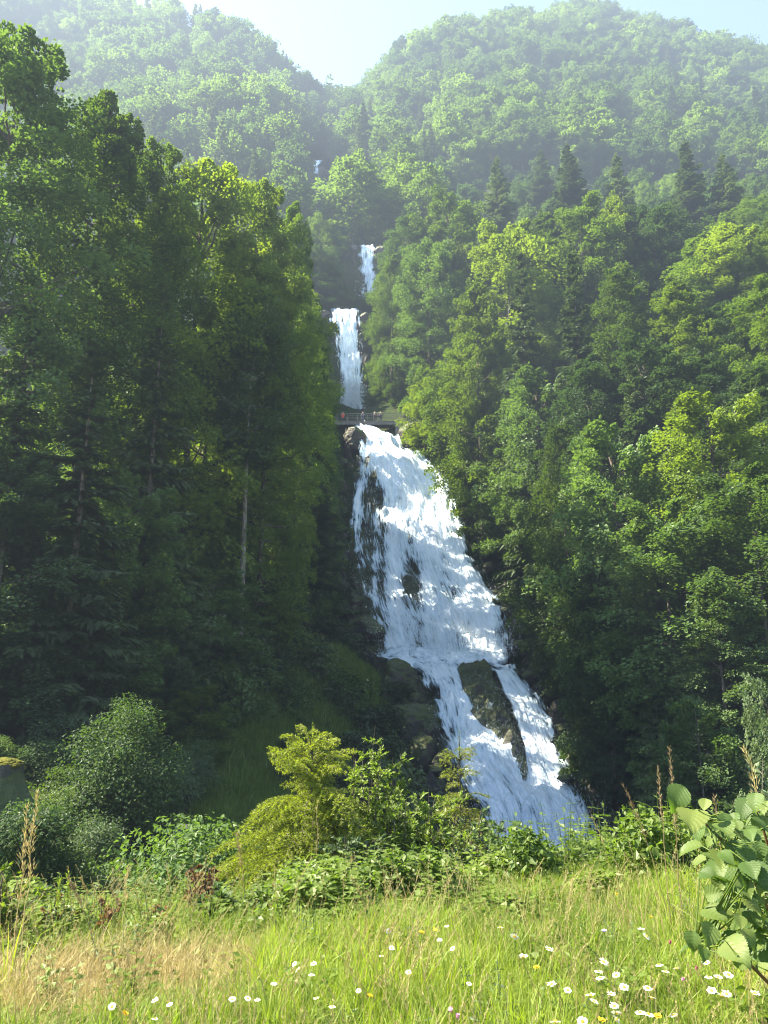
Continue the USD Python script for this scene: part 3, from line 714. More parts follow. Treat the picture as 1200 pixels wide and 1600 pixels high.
HERO = [
    # left wall of the gorge
    ('broadleaf_e_maple', 45, 48, 29, 250, 'very tall broadleaf tree cut by the left picture edge, highest crown on the left'),
    ('broadleaf_f_beech', 178, 132, 35, 220, 'tall dark green broadleaf tree right beside the highest crown on the left'),
    ('broadleaf_e_beech', 250, 208, 40, 150, 'rounded green crown between the tall dark tree and the yellow-green maple'),
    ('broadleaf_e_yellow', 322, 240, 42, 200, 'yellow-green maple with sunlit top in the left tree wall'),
    ('broadleaf_e_yellow', 408, 272, 48, 150, 'green crown just right of the yellow-green maple'),
    ('broadleaf_f_beech', 462, 300, 55, 105, 'last high crown of the left tree wall beside the gorge'),
    ('broadleaf_e_yellow', 425, 385, 44, 140, 'light green slender tree below the last high crown on the left'),
    ('broadleaf_f_beech', 480, 420, 60, 80, 'narrow green tree overhanging the gorge left of the tall waterfall'),
    ('broadleaf_e_yellow', 476, 438, 66, 80, 'tall tree in the row along the left rim of the gorge, nearest one'),
    ('broadleaf_b_beech', 492, 462, 72, 75, 'tall tree in the row along the left rim of the gorge, middle one'),
    ('broadleaf_d_beech', 488, 482, 80, 62, 'tall tree in the row along the left rim of the gorge, farthest one'),
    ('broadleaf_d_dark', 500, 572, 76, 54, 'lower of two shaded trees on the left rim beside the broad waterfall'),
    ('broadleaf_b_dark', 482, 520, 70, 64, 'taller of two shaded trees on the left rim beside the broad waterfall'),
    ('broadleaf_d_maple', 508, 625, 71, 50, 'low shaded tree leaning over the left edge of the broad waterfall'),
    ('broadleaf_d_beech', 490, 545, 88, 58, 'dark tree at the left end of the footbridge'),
    ('broadleaf_d_maple', 455, 560, 62, 130, 'green tree above the dark hemlock-like conifer on the left bank'),
    ('spruce_c', 150, 530, 26.5, 250, 'dark spruce with layered drooping boughs in the middle of the left tree wall'),
    ('spruce_c', 258, 440, 34, 200, 'deeply shaded spruce behind the layered one on the left'),
    ('spruce_a', 50, 470, 27.5, 200, 'shaded spruce half hidden behind the highest crown on the left'),
    ('broadleaf_e_beech', 335, 470, 44, 150, 'shaded broadleaf tree under the yellow-green maple'),
    ('bare_stem_beech', 398, 450, 41.5, 110, 'tree with a long bare pale stem in the dark left wall'),
    ('spruce_c', 480, 640, 60, 170, 'dark conifer with sweeping boughs left of the broad waterfall'),
    ('spruce_b', 440, 720, 62, 130, 'dark conifer between the bare stem and the sweeping one'),
    ('broadleaf_a_dark', 25, 690, 26, 210, 'shaded leafy tree at the left picture edge, below the tall crowns'),
    ('broadleaf_c_maple', 205, 725, 31, 170, 'grey-green maple in front of the layered dark spruce'),
    ('broadleaf_b_dark', 110, 830, 27, 170, 'shaded leafy tree at the foot of the layered dark spruce'),
    ('small_tree_maple', 335, 880, 37, 190, 'feathery ash-like young tree above the left grass slope'),
    ('small_tree_grey', 262, 905, 33, 150, 'young grey-green tree left of the feathery ash-like one'),
    ('small_tree_beech', 412, 895, 45, 90, 'bushy young beech beside the path stone'),
    ('small_tree_yellow', 315, 1065, 31, 110, 'small yellowish beech at the top edge of the shaded grass slope'),
    ('small_tree_beech', 172, 1030, 28, 150, 'low spreading young tree behind the big rounded bush'),
    ('small_tree_dark', 55, 960, 26, 200, 'low shaded tree at the left picture edge above the mossy stump'),
    # right wall: spruces on the crest
    ('spruce_c', 775, 250, 122, 95, 'dark spruce top leftmost in the row above the right forest'),
    ('spruce_c', 885, 230, 122, 112, 'widest dark spruce top in the row above the right forest'),
    ('spruce_a', 962, 244, 120, 90, 'dark spruce top right after the widest one on the right crest'),
    ('spruce_a', 1070, 224, 116, 100, 'tallest dark spruce of the pair at the right end of the crest'),
    ('spruce_c', 1127, 244, 114, 92, 'shorter dark spruce of the pair at the right end of the crest'),
    ('spruce_c', 985, 560, 58, 105, 'dark spruce between the shaded beeches and the pale maple on the right'),
    ('spruce_c', 770, 470, 84, 90, 'spruce behind the bright layered beech opposite the tall waterfall'),
    ('broadleaf_a_beech', 1165, 322, 108, 95, 'hazy crown at the right picture edge below the shorter spruce of the pair'),
    ('broadleaf_d_maple', 1205, 318, 104, 95, 'hazy crown cut by the right picture edge, level with the spruce pair'),
    ('spruce_a', 845, 236, 152, 62, 'thin hazy spruce top behind the widest one on the right crest'),
    ('broadleaf_d_maple', 640, 330, 112, 95, 'hazy green tree on the right rim of the gorge, farthest up'),
    ('broadleaf_a_beech', 700, 300, 108, 110, 'rounded hazy crown left of the row of dark spruces'),
    ('broadleaf_d_beech', 612, 392, 104, 72, 'slim green tree right of the small stepped waterfall'),
    ('broadleaf_a_maple', 668, 372, 98, 105, 'sunlit tree on the right rim of the gorge, level with the stepped waterfall'),
    ('broadleaf_c_yellow', 790, 345, 92, 130, 'bright yellow-green tree in front of the leftmost spruce top'),
    ('broadleaf_b_beech', 850, 325, 97, 105, 'green crown between the bright yellow-green one and the widest spruce top'),
    ('broadleaf_a_beech', 905, 318, 94, 125, 'broad sunlit beech crown below the widest spruce top'),
    ('broadleaf_b_yellow', 956, 300, 96, 95, 'pointed bright crown in the middle of the right forest edge'),
    ('broadleaf_a_dark', 1015, 318, 94, 110, 'dull green crown left of the spruce pair'),
    ('broadleaf_b_beech', 1085, 368, 86, 130, 'green crown below the spruce pair'),
    ('broadleaf_c_yellow', 1150, 352, 84, 130, 'sunlit crown near the right picture edge under the shorter spruce'),
    ('broadleaf_b_yellow', 1198, 345, 78, 100, 'sunlit crown cut by the right picture edge'),
    ('broadleaf_b_yellow', 742, 425, 80, 125, 'bright layered beech hanging over the gorge opposite the tall waterfall'),
    ('spruce_c', 812, 395, 73, 125, 'drooping olive spruce left of its twin in the right forest'),
    ('spruce_c', 893, 392, 67, 140, 'drooping olive spruce, right one of the twins in the right forest'),
    ('broadleaf_d_beech', 965, 405, 72, 120, 'beech with feathered boughs right of the twin olive spruces'),
    ('broadleaf_b_yellow', 1052, 428, 67, 125, 'sunlit beech with upswept twigs in the middle of the right forest'),
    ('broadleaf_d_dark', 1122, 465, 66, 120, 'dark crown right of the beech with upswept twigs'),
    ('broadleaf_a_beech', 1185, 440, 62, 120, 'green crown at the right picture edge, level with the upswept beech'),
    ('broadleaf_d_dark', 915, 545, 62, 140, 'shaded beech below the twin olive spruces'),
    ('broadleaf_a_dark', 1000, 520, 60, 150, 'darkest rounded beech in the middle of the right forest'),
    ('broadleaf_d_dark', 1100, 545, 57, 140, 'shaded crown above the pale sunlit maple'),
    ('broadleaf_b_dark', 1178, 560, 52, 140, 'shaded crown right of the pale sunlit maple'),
    ('broadleaf_c_beech', 745, 502, 85, 118, 'light green tree above the right end of the footbridge'),
    ('broadleaf_c_maple', 835, 560, 70, 120, 'green tree between the footbridge and the shaded beech'),
    ('broadleaf_a_maple', 800, 640, 77, 110, 'leafy tree overhanging the right side of the broad waterfall top'),
    ('broadleaf_d_beech', 872, 640, 57, 125, 'hanging light-green tree left of the layered maple'),
    ('broadleaf_c_yellow', 1100, 597, 45, 165, 'pale yellow-green maple standing out bright on the right'),
    ('broadleaf_c_maple', 950, 640, 47, 170, 'layered maple with pale sunlit leaves left of the brightest one'),
    ('broadleaf_a_maple', 1030, 770, 41, 190, 'spreading maple below the brightest one on the right'),
    ('broadleaf_a_maple', 1165, 720, 38, 190, 'deep green maple at the right picture edge'),
    ('broadleaf_c_maple', 935, 845, 46, 135, 'maple with a bough reaching towards the broad waterfall'),
    ('broadleaf_b_dark', 1110, 880, 36, 160, 'shaded leafy tree low on the right bank'),
    ('small_tree_maple', 1085, 1085, 31, 130, 'small maple with pale sunlit leaves low on the right'),
    ('small_tree_grey', 1192, 1035, 27, 90, 'grey-green small tree at the right picture edge'),
    ('spruce_c', 1015, 1010, 39, 100, 'dark young spruce under the maples on the right bank'),
    ('spruce_a', 1100, 1120, 34, 150, 'wide dark spruce behind the hazel, low on the right'),
    ('small_tree_dark', 945, 950, 45, 100, 'dark bush hanging over the rocks right of the lowest cascade'),
    ('small_tree_dark', 842, 770, 78, 90, 'dark bush on the rocks right of the broad waterfall'),
    ('small_tree_dark', 778, 742, 88, 60, 'dark bush at the right upper edge of the broad waterfall'),
    ('small_tree_yellow', 662, 590, 92, 70, 'leftmost bright bush leaning over the footbridge'),
    ('small_tree_yellow', 706, 558, 90, 100, 'large bright yellow-green bush at the right end of the footbridge'),
    ('small_tree_beech', 738, 590, 88, 100, 'green bush behind the bright ones at the right end of the footbridge'),
    ('small_tree_beech', 590, 462, 118, 52, 'bush beside the foot of the small stepped waterfall'),
    ('small_tree_dark', 605, 520, 112, 70, 'shaded bush clinging to the rock right of the tall waterfall'),
]
for px, top, D, w in ((500, 335, 128, 50), (512, 352, 133, 46), (518, 362, 138, 40), (505, 385, 122, 52), (514, 402, 126, 42), (518, 415, 129, 30), (500, 430, 118, 50), (522, 445, 121, 40), (498, 470, 115, 40), (516, 450, 124, 28)):
    HERO.append((f'small_tree_{("dark", "maple", "beech")[px % 3]}', px, top, D, w, ''))
for px, top, D, w in ((606, 405, 130, 40), (615, 445, 124, 44), (592, 490, 119, 40), (585, 545, 113, 36), (602, 570, 110, 40), (588, 600, 106, 30), (500, 545, 106, 40), (506, 590, 102, 36), (515, 620, 101, 26)):
    HERO.append((f'small_tree_{("dark", "maple", "beech")[px % 3]}', px, top, D, w, ''))
for k, (c, px, top, D, w, lab) in enumerate(HERO):
    if not lab:
        side = 'left' if px < 550 else 'right'
        tree(c, px, top, D, w, f'small tree clinging to the rock {side} of the tall and stepped waterfalls', 'small_tree', 'small tree', 9., 2.6, f'small trees on the rock {side} of the upper falls')
        continue
    sp, sm = 'spruce' in c, 'small' in c
    tree(c, px, top, D, w, lab, 'spruce_tree' if sp else 'small_tree' if sm else 'broadleaf_tree', 'spruce' if sp else 'small tree' if sm else 'tree', 26. if sp else 9. if sm else 32. if c[10] in 'ef' else 24., {'a': 4.0, 'b': 3.4, 'c': 4.6}[c[-1]] if sp else 2.6 if sm else 3.4 if 'bare' in c else 5.2)

# ------------------------------------------------------------------ where trees may stand
from scipy.spatial import cKDTree


class _P:
    def __init__(self, pts):
        self.p = np.array(pts, float)

    def contains_points(self, q):
        q, r = np.asarray(q, float), np.zeros(len(q), bool)
        for (x0, y0), (x1, y1) in zip(self.p, np.roll(self.p, -1, 0)):
            r ^= ((y0 > q[:, 1]) != (y1 > q[:, 1])) & (q[:, 0] < (x1 - x0) * (q[:, 1] - y0) / (y1 - y0 + 1e-12) + x0)
        return r

    def contains_point(self, q):
        return self.contains_points([q])[0]


OUT = [np.array(r, float) for r in (MAIN, LOWER, TALL, UPPER)]


def hides_water(x, y, g, h, r):
    for k in np.linspace(.05, 1, 9):
        for s in (-1, 0, 1):
            u, v, _ = pixel([x + s * r * (1 - .6 * max(0, k - .5)), y, g + h * k])
            for R in OUT:
                if R[0, 0] - 6 < v < R[-1, 0] and y < np.interp(v, R[:, 0], R[:, 3]) + 2 and np.interp(v, R[:, 0], R[:, 1]) - 6 < u < np.interp(v, R[:, 0], R[:, 2]) + 6:
                    return True
            if 515 < u < 650 and 560 < v < 690 and y < 100:
                return True
    return False


SKYLINE = np.array([(-200, 60), (0, 75), (100, 170), (250, 225), (330, 270), (420, 300), (495, 400), (512, 560), (575, 600), (600, 480), (625, 400), (700, 330), (800, 350), (900, 330), (1000, 330), (1060, 380), (1200, 360), (1500, 350)], float)
GRASS = _P([(338, 1165), (430, 1020), (545, 1015), (640, 1045), (705, 1340), (300, 1420)])
rng = np.random.default_rng(11)
cand = np.c_[rng.uniform(-85, 100, 9000), rng.uniform(27, 150, 9000)]
nc = 0
pos = [t[:2] for t in TREES]
for x, y in cand:
    if nc >= 120:
        break
    g = float(ground(x, y)) - .3
    u, v, d = pixel([x, y, g])
    if abs(u - 600) > 690 or np.min(np.hypot(*(np.array(pos) - (x, y)).T)) < 4.2 + y * .012:
        continue
    if GRASS.contains_point((u, v)) and y < 60 or (u < 330 and y < 34) or (y < 36 and u < 1000):
        continue
    sp = rng.uniform() < .22
    h = rng.uniform(7, 13.5) if y > 60 else rng.uniform(6, 11)
    r = h * (.19 if sp else .30)
    if hides_water(x, y, g, h, r):
        h, r = h * .45, r * .5
        if hides_water(x, y, g, h, r):
            continue
    topu, topv, _ = pixel([x, y, g + h])
    lim = np.interp(topu, SKYLINE[:, 0], SKYLINE[:, 1]) + 12
    while topv < lim and h > 4:
        h *= .9
        topu, topv, _ = pixel([x, y, g + h])
    if h < 4:
        continue
    r = min(r, h * .34)
    pos.append((x, y))
    nc += 1
    if sp:
        c, nm, s = f'spruce_{"abc"[rng.integers(3)]}', 'spruce_tree', (r / 4.0, r / 4.0, h / 26)
    else:
        k = 'abcd'[rng.integers(4)]
        c = f'broadleaf_{k}_{ {"a": ("beech", "maple", "dark"), "b": ("beech", "yellow", "dark"), "c": ("maple", "yellow", "beech"), "d": ("beech", "dark", "maple")}[k][rng.integers(3)]}'
        nm, s = 'broadleaf_tree', (r / 5.2, r / 5.2, h / 24)
    side = 'left' if x < np.interp(y, [40, 65, 95, 150], [9, 8, 0, -2]) else 'right'
    copy_of(c, nm, f'{"spruce" if sp else "broadleaf tree"} filling the dense forest on the {side} slope beside the falls', 'spruce' if sp else 'tree', (x, y, g), rng.uniform(0, 360), s, f'{"spruces" if sp else "broadleaf trees"} filling the {side} forest slope')

# ------------------------------------------------------------------ forest on the two hills: the nearest trees one by one, the rest as one mass
rng = np.random.default_rng(5)
D = np.sqrt(rng.uniform(118 ** 2, 420 ** 2, 14600))
px = rng.uniform(-80, 1280, 14600)
c2 = np.c_[(px - 600) / FPX * D / .86, D]
grid, sel = {}, []
for i, (x, y) in enumerate(c2):
    s = 5.6 + .006 * y
    a, b = int(x // s), int(y // s)
    if any((q := grid.get((a + m, b + n))) is not None and (q[0] - x) ** 2 + (q[1] - y) ** 2 < s * s for m in (-1, 0, 1) for n in (-1, 0, 1)):
        continue
    grid[(a, b)] = (x, y)
    sel.append((x, y))
sel = np.array(sel)
z = ground(sel[:, 0], sel[:, 1]) - .5
con = meshkit.noise(np.c_[sel / 45, 0 * z], 3) + .25 * rng.uniform(-1, 1, len(sel)) > .86
kd = np.where(con, rng.integers(5, 7, len(sel)), rng.choice([0, 0, 1, 1, 2, 2, 3, 4], len(sel)))
hs = np.where(con, rng.uniform(.75, 1.2, len(sel)), rng.uniform(.8, 1.25, len(sel)))
hu, hv, _ = pixel(np.c_[sel, z + hs * np.where(con, 24, 18)])
low = ((sel[:, 1] < 135) | ((sel[:, 1] < 185) & (hu > 690))) & (hv < np.interp(hu, SKYLINE[:, 0], SKYLINE[:, 1]) - 6)
kd, con = np.where(low & con, 3, kd), con & ~low
hs = np.where(low, rng.uniform(.3, .5, len(sel)), hs)
hu, hv, _ = pixel(np.c_[sel, z + hs * np.where(con, 24, 18)])
ok = np.ones(len(sel), bool)
# keep the gully of the upper falls open
for R in (np.array(UPPER, float), np.array(TALL, float), np.array(FAR, float)):
    top, bot = pixel(np.c_[sel, z + hs * 18])[1], pixel(np.c_[sel, z])[1]
    w = 5.2 * FPX / (sel[:, 1] * 1.25)
    for v in np.linspace(R[0, 0] - 4, R[-1, 0], 8):
        l, r, dd = (np.interp(v, R[:, 0], R[:, i]) for i in (1, 2, 3))
        ok &= ~((sel[:, 1] < dd + 3) & (top < v) & (bot > v) & (hu + w > l) & (hu - w < r))
sel, z, con, kd, hs = sel[ok], z[ok], con[ok], kd[ok], hs[ok]
cl = ['hill_broadleaf_a', 'hill_broadleaf_b', 'hill_broadleaf_c', 'hill_broadleaf_d', 'hill_broadleaf_e', 'hill_spruce_a', 'hill_spruce_b']
u, v, d = pixel(np.c_[sel, z + 12])
order = np.argsort(d + 1e4 * ((np.abs(u - 600) > 600) | (v > 620) | (v < -20)))
one = np.zeros(len(sel), bool)
for i in order:
    k = con[i]
    if (one & con).sum() < 200 if k else (one & ~con).sum() < 290:
        one[i] = True
        side = 'left' if sel[i, 0] < np.interp(sel[i, 1], [130, 240, 400], [-4, -24, -20]) else 'right'
        copy_of(cl[kd[i]], 'hill_spruce' if k else 'hill_tree', f'hazy {"pointed spruce" if k else "round-crowned broadleaf tree"} on the {side} mountain slope', 'spruce' if k else 'tree', (*sel[i], z[i]), rng.uniform(0, 360), (hs[i] * rng.uniform(.8, 1.2),) * 2 + (hs[i],), f'{"spruces" if k else "broadleaf trees"} on the {side} mountain slope')
r = ~one
scatter('forest', cl, kd[r], np.c_[sel[r], z[r]], rng.uniform(0, 6.28, r.sum()), hs[r], 'hazy mixed forest covering the far mountain slopes', 'forest')

# ------------------------------------------------------------------ bushes and ferns on the forest floor
def bush(seed, R=1.0, H=1.3, n=1500, leaf=.11, asp=.6, wood=10):
    rng = np.random.default_rng(seed)
    d = norm(rng.normal(0, 1, (34, 3)) + [0, 0, .35])
    c = d * np.array([R * .62, R * .62, H * .42]) * rng.uniform(.6, 1.1, (34, 1)) + [0, 0, H * .5]
    k = rng.integers(0, 34, n)
    o = norm(rng.normal(0, 1, (n, 3)) + [0, 0, .5])
    p = c[k] + o * np.array([R * .36, R * .36, H * .2]) * rng.uniform(.5, 1.05, (n, 1))
    nn = norm(norm(p - [0, 0, H * .3]) * .5 + [0, 0, .6] + rng.normal(0, .5, (n, 3)))
    dd = norm(np.cross(nn, rng.normal(0, 1, (n, 3))) - [0, 0, .3])
    L = leaf * rng.uniform(.6, 1.4, n)
    m = leaf_cards(p, dd, nn, L, L * asp)
    st = [tube(np.array([[0, 0, -.2], c[j] * [.4, .4, .7], c[j] * [1, 1, .98]]), [.02, .012, .005], 3) for j in range(wood)]
    return m, join(st)


def fern(seed, R=.8, fronds=12):
    rng = np.random.default_rng(seed)
    C_, D_, N_, L_, W_ = [], [], [], [], []
    for k in range(fronds):
        a = k * 2 * PI / fronds + rng.normal(0, .2)
        s = np.linspace(.12, 1, 18)
        r = R * rng.uniform(.75, 1.1)
        pts = np.stack([np.cos(a) * r * s, np.sin(a) * r * s, r * (1.15 * s - .95 * s ** 2.2)], -1)
        t = norm(np.gradient(pts, axis=0))
        sd = norm(np.cross(t, [0, 0, 1.0]))
        for sg in (-1, 1):
            C_.append(pts), D_.append(norm(sg * sd + t * .5 - [0, 0, .1])), N_.append(np.cross(sd, t)), L_.append(r * .34 * np.sin(np.clip(s * 1.02, 0, 1) * PI) ** .8 * (1.1 - s * .5) + .02), W_.append(np.full(18, r * .055))
    return leaf_cards(np.vstack(C_), np.vstack(D_), np.vstack(N_), np.concatenate(L_), np.concatenate(W_), .1)


for j, m in enumerate(('forest', 'needle', 'forest')):
    b = bush(90 + j)
    p = kind_of(f'bush_{"abc"[j]}')
    obj('foliage', b[0], LEAF[m], p), obj('stems', b[1], BARK, p)
for j, (m, sd) in enumerate((('maple', 96), ('beech', 97), ('grey', 98), ('forest', 99))):
    b = bush(sd, 1.25, 1.45, 6500, .062, .62, 14)
    p = kind_of(f'fine_bush_{"abcd"[j]}')
    obj('foliage', b[0], LEAF[m], p), obj('stems', b[1], BARK, p)
rng = np.random.default_rng(23)
spots = []
while len(spots) < 125:
    y = rng.uniform(9.5, 34)
    u_ = rng.uniform(-40, 1250)
    x = (u_ - 600) / FPX * y * 1.08
    if (GRASS.contains_point(pixel([x, y, float(ground(x, y))])[:2]) and y > 24 and rng.uniform() < .8) or (spots and np.min(np.hypot(*(np.array(spots) - (x, y)).T)) < 1.15):
        continue
    if abs(u_ - 285) < 30 and y < 17.5:
        continue
    spots.append((x, y))
    s_ = rng.uniform(.75, 1.35)
    side = 'left bank' if u_ < 560 else 'bank under the lowest cascade'
    copy_of(f'fine_bush_{"abcd"[rng.integers(4)]}', 'fine_leaved_bush', f'fine-leaved bush in the thicket on the {side}', 'bush', (x, y, float(ground(x, y)) - .15), rng.uniform(0, 360), (s_, s_, s_ * rng.uniform(.7, 1.1)), f'fine-leaved bushes on the {side}')
obj('fronds', fern(7), LEAF['forest'], kind_of('fern_a'))

rng = np.random.default_rng(21)
n = 9500
y = 12 + 110 * rng.uniform(0, 1, n) ** 1.5
x = (rng.uniform(-60, 1260, n) - 600) / FPX * y * 1.12
g = ground(x, y)
u, v, d = pixel(np.stack([x, y, g], -1))
keep = ~(GRASS.contains_points(np.c_[u, v]) & (y < 62) & (rng.uniform(0, 1, n) > .07))
for R in (np.array(MAIN, float), np.array(LOWER, float)):
    P = at((R[:, 1] + R[:, 2]) / 2, R[:, 0], R[:, 3])
    hw = (R[:, 2] - R[:, 1]) / 2 / FPX * pixel(P)[2]
    inb = (y > R[:, 3].min() - 1) & (y < R[:, 3].max() + 1)
    o_ = np.argsort(P[:, 1])
    keep &= ~(inb & (np.abs(x - np.interp(y, P[o_, 1], P[o_, 0])) < np.interp(y, P[o_, 1], hw[o_]) + 2.6))
keep &= ~((y > 101) & (y < 118) & (x > -12) & (x < 1))
keep &= ~((y > 90) & (y < 101) & (x > -10) & (x < 8))
keep &= ~((np.abs(u - 470) < 60) & (np.abs(v - 1008) < 16))
keep &= rng.uniform(0, 1, n) < np.where(y < 34, 0, .8)
x, y, g = x[keep], y[keep], g[keep]
sc = rng.uniform(.8, 1.9, len(x)) * (.95 + y / 100)
scatter('undergrowth', ['bush_a', 'bush_b', 'bush_c', 'fern_a'], rng.choice([0, 1, 1, 2, 3], len(x)), np.c_[x, y, g - .1], rng.uniform(0, 6.28, len(x)), np.c_[sc, sc, sc * rng.uniform(.7, 1.1, len(x))], 'dense shaded undergrowth of bushes and ferns on the forest floor', 'undergrowth')

# ------------------------------------------------------------------ long grass on the shaded slope
def blades(seed, n, H, spread, width, lean=.35, seg=3):
    rng = np.random.default_rng(seed)
    a, r = rng.uniform(0, 2 * PI, n), spread * np.sqrt(rng.uniform(0, 1, n))
    b = np.stack([np.cos(a) * r, np.sin(a) * r, 0 * a], -1)
    h = H * rng.uniform(.45, 1.15, n)
    az, ln = rng.uniform(0, 2 * PI, n), np.abs(rng.normal(0, lean, n)) + .08
    dr = np.stack([np.cos(az), np.sin(az), 0 * az], -1)
    yaw = az + PI / 2 + rng.normal(0, .6, n)
    sd = np.stack([np.cos(yaw), np.sin(yaw), 0 * az], -1)
    w = width * rng.uniform(.6, 1.3, n)
    rows = []
    for k in range(seg + 1):
        s = k / seg
        c = b + dr * (h * ln * s ** 2)[:, None] + np.array([0, 0, 1.0]) * (h * (s - .35 * ln * s ** 2.5))[:, None]
        if k < seg:
            wk = w * (1 - .55 * s)
            rows += [c - sd * wk[:, None] / 2, c + sd * wk[:, None] / 2]
        else:
            rows.append(c)
    V = np.stack(rows, 1)
    m = V.shape[1]
    F = []
    for k in range(seg - 1):
        F += [[2 * k, 2 * k + 1, 2 * k + 3], [2 * k, 2 * k + 3, 2 * k + 2]]
    F.append([2 * seg - 2, 2 * seg - 1, 2 * seg])
    return V.reshape(-1, 3), (np.arange(n)[:, None, None] * m + np.array(F)[None]).reshape(-1, 3)


for j in range(2):
    obj('blades', blades(120 + j, 90, .75, .55, .022, .6), LEAF['herb'], kind_of(f'slope_grass_{"ab"[j]}'))
n = 9000
y = rng.uniform(22, 62, n)
x = (rng.uniform(280, 730, n) - 600) / FPX * y * 1.08
g = ground(x, y)
u, v, d = pixel(np.stack([x, y, g], -1))
k = GRASS.contains_points(np.c_[u, v]) & ~((np.abs(u - 475) < 42) & (np.abs(v - 1010) < 9))
x, y, g = x[k], y[k], g[k]
scatter('slope_grass', ['slope_grass_a', 'slope_grass_b'], rng.integers(0, 2, len(x)), np.c_[x, y, g - .05], rng.uniform(0, 6.28, len(x)), rng.uniform(.7, 1.3, len(x)), 'long dark green grass on the shaded slope left of the cascade', 'grass')
# ------------------------------------------------------------------ rocks
def boulder(seed, sub=4, cut=16):
    rng = np.random.default_rng(seed)
    m = trimesh.creation.icosphere(sub)
    v = np.array(m.vertices)
    for k in range(cut):
        n = norm(rng.normal(0, 1, 3))
        h = rng.uniform(.5, .9)
        d = v @ n - h
        v = v - np.where(d > 0, d * .85, 0)[:, None] * n
    v = v * (1 + .5 * (meshkit.fbm(v * 1.5 + seed, 3, seed) - .5))[:, None]
    v = v * (1 - .30 * np.abs(meshkit.fbm(v * np.array([2.6, 2.6, 5.0]) + seed, 5, seed) - .5))[:, None] * (1 + .10 * (meshkit.fbm(v * 11, 3, seed) - .5))[:, None]
    return v, np.array(m.faces)


for j in range(4):
    obj('stone', boulder(200 + j), ROCK, kind_of(f'boulder_{"abcd"[j]}'), smooth=40)
    obj('stone', boulder(210 + j), MOSSROCK, kind_of(f'mossy_boulder_{"abcd"[j]}'), smooth=40)


def rock(px, py, D, wpx, label, group=None, moss=False, flat=.7, seed=0, sink=.25, name=None, ground_it=False):
    p = at(px, py, D)
    w = wpx / FPX * pixel(p)[2]
    rng = np.random.default_rng(int(px * 3 + py + seed))
    copy_of(f'{"mossy_boulder" if moss else "boulder"}_{"abcd"[rng.integers(4)]}', name or ('mossy_rock' if moss else 'boulder'), label, 'rock', (p[0], p[1], p[2]), rng.uniform(0, 360), (w / 2 * rng.uniform(.9, 1.1), w / 2 * rng.uniform(.8, 1.2), w / 2 * flat), group)


def edge_rocks(rows, side, n, lo, hi, label, group, moss, seed, out=(4, 26)):
    rng = np.random.default_rng(seed)
    r = np.array(rows, float)
    for k in range(n):
        v = rng.uniform(lo, hi)
        e = np.interp(v, r[:, 0], r[:, 1 if side < 0 else 2])
        w = rng.uniform(16, 42)
        rock(e + side * (rng.uniform(*out) + w * .25), v, np.interp(v, r[:, 0], r[:, 3]) + rng.uniform(.2, 1.2), w, label, group, moss and rng.uniform() < moss, rng.uniform(.6, 1.1), k)


edge_rocks(LOWER, 1, 20, 1045, 1330, 'dark wet boulder along the right edge of the lowest cascade', 'boulders along the right edge of the lowest cascade', .25, 1)
edge_rocks(LOWER, -1, 16, 1060, 1250, 'dark mossy boulder along the left edge of the lowest cascade', 'boulders along the left edge of the lowest cascade', .6, 2)
edge_rocks(MAIN, 1, 18, 720, 1020, 'dark boulder along the right edge of the broad waterfall', 'boulders along the right edge of the broad waterfall', .3, 3)
edge_rocks(MAIN, -1, 18, 700, 1010, 'dark boulder along the left edge of the broad waterfall', 'boulders along the left edge of the broad waterfall', .25, 4)
rock(566, 985, 68.5, 90, 'broad dark rock shelf left of the foot of the broad waterfall', flat=.55)
rock(622, 1075, 60, 95, 'mossy brown bluff left of the lowest cascade', moss=True, flat=.9)
rock(655, 1135, 54, 85, 'steep mossy bluff beside the left stream of the lowest cascade', moss=True, flat=1.3)
rock(600, 1110, 57, 70, 'mossy hump at the top of the left bluff', moss=True, flat=.8)
rock(664, 1185, 50.5, 60, 'lowest mossy bluff left of the cascade', moss=True, flat=1.2)
rock(885, 1216, 45.6, 34, 'dark rock standing in the right stream of the lowest cascade', flat=.5)
rock(640, 676, 96, 50, 'pale brown rock under the right end of the footbridge', flat=.8)
rock(556, 690, 93, 40, 'mossy rock left of the lip of the broad waterfall', moss=True, flat=1.2)
rock(645, 700, 93.5, 46, 'brown rock right of the lip of the broad waterfall', flat=.9)
rock(600, 655, 104, 60, 'dark rock ledge behind the footbridge', flat=.5)
rock(470, 1002, 47.5, 34, 'pale flat stone beside the forest path', flat=.4, name='path_stone')
rock(507, 492, 111.5, 20, 'dark rock at the left lip of the tall waterfall', flat=1.1)
rock(572, 496, 111, 22, 'dark rock at the right lip of the tall waterfall', flat=1.2)
rock(553, 388, 134, 16, 'small rock at the left lip of the stepped waterfall', flat=1.0)
rock(594, 395, 134, 26, 'grey-green boulder right of the small stepped waterfall', moss=True)

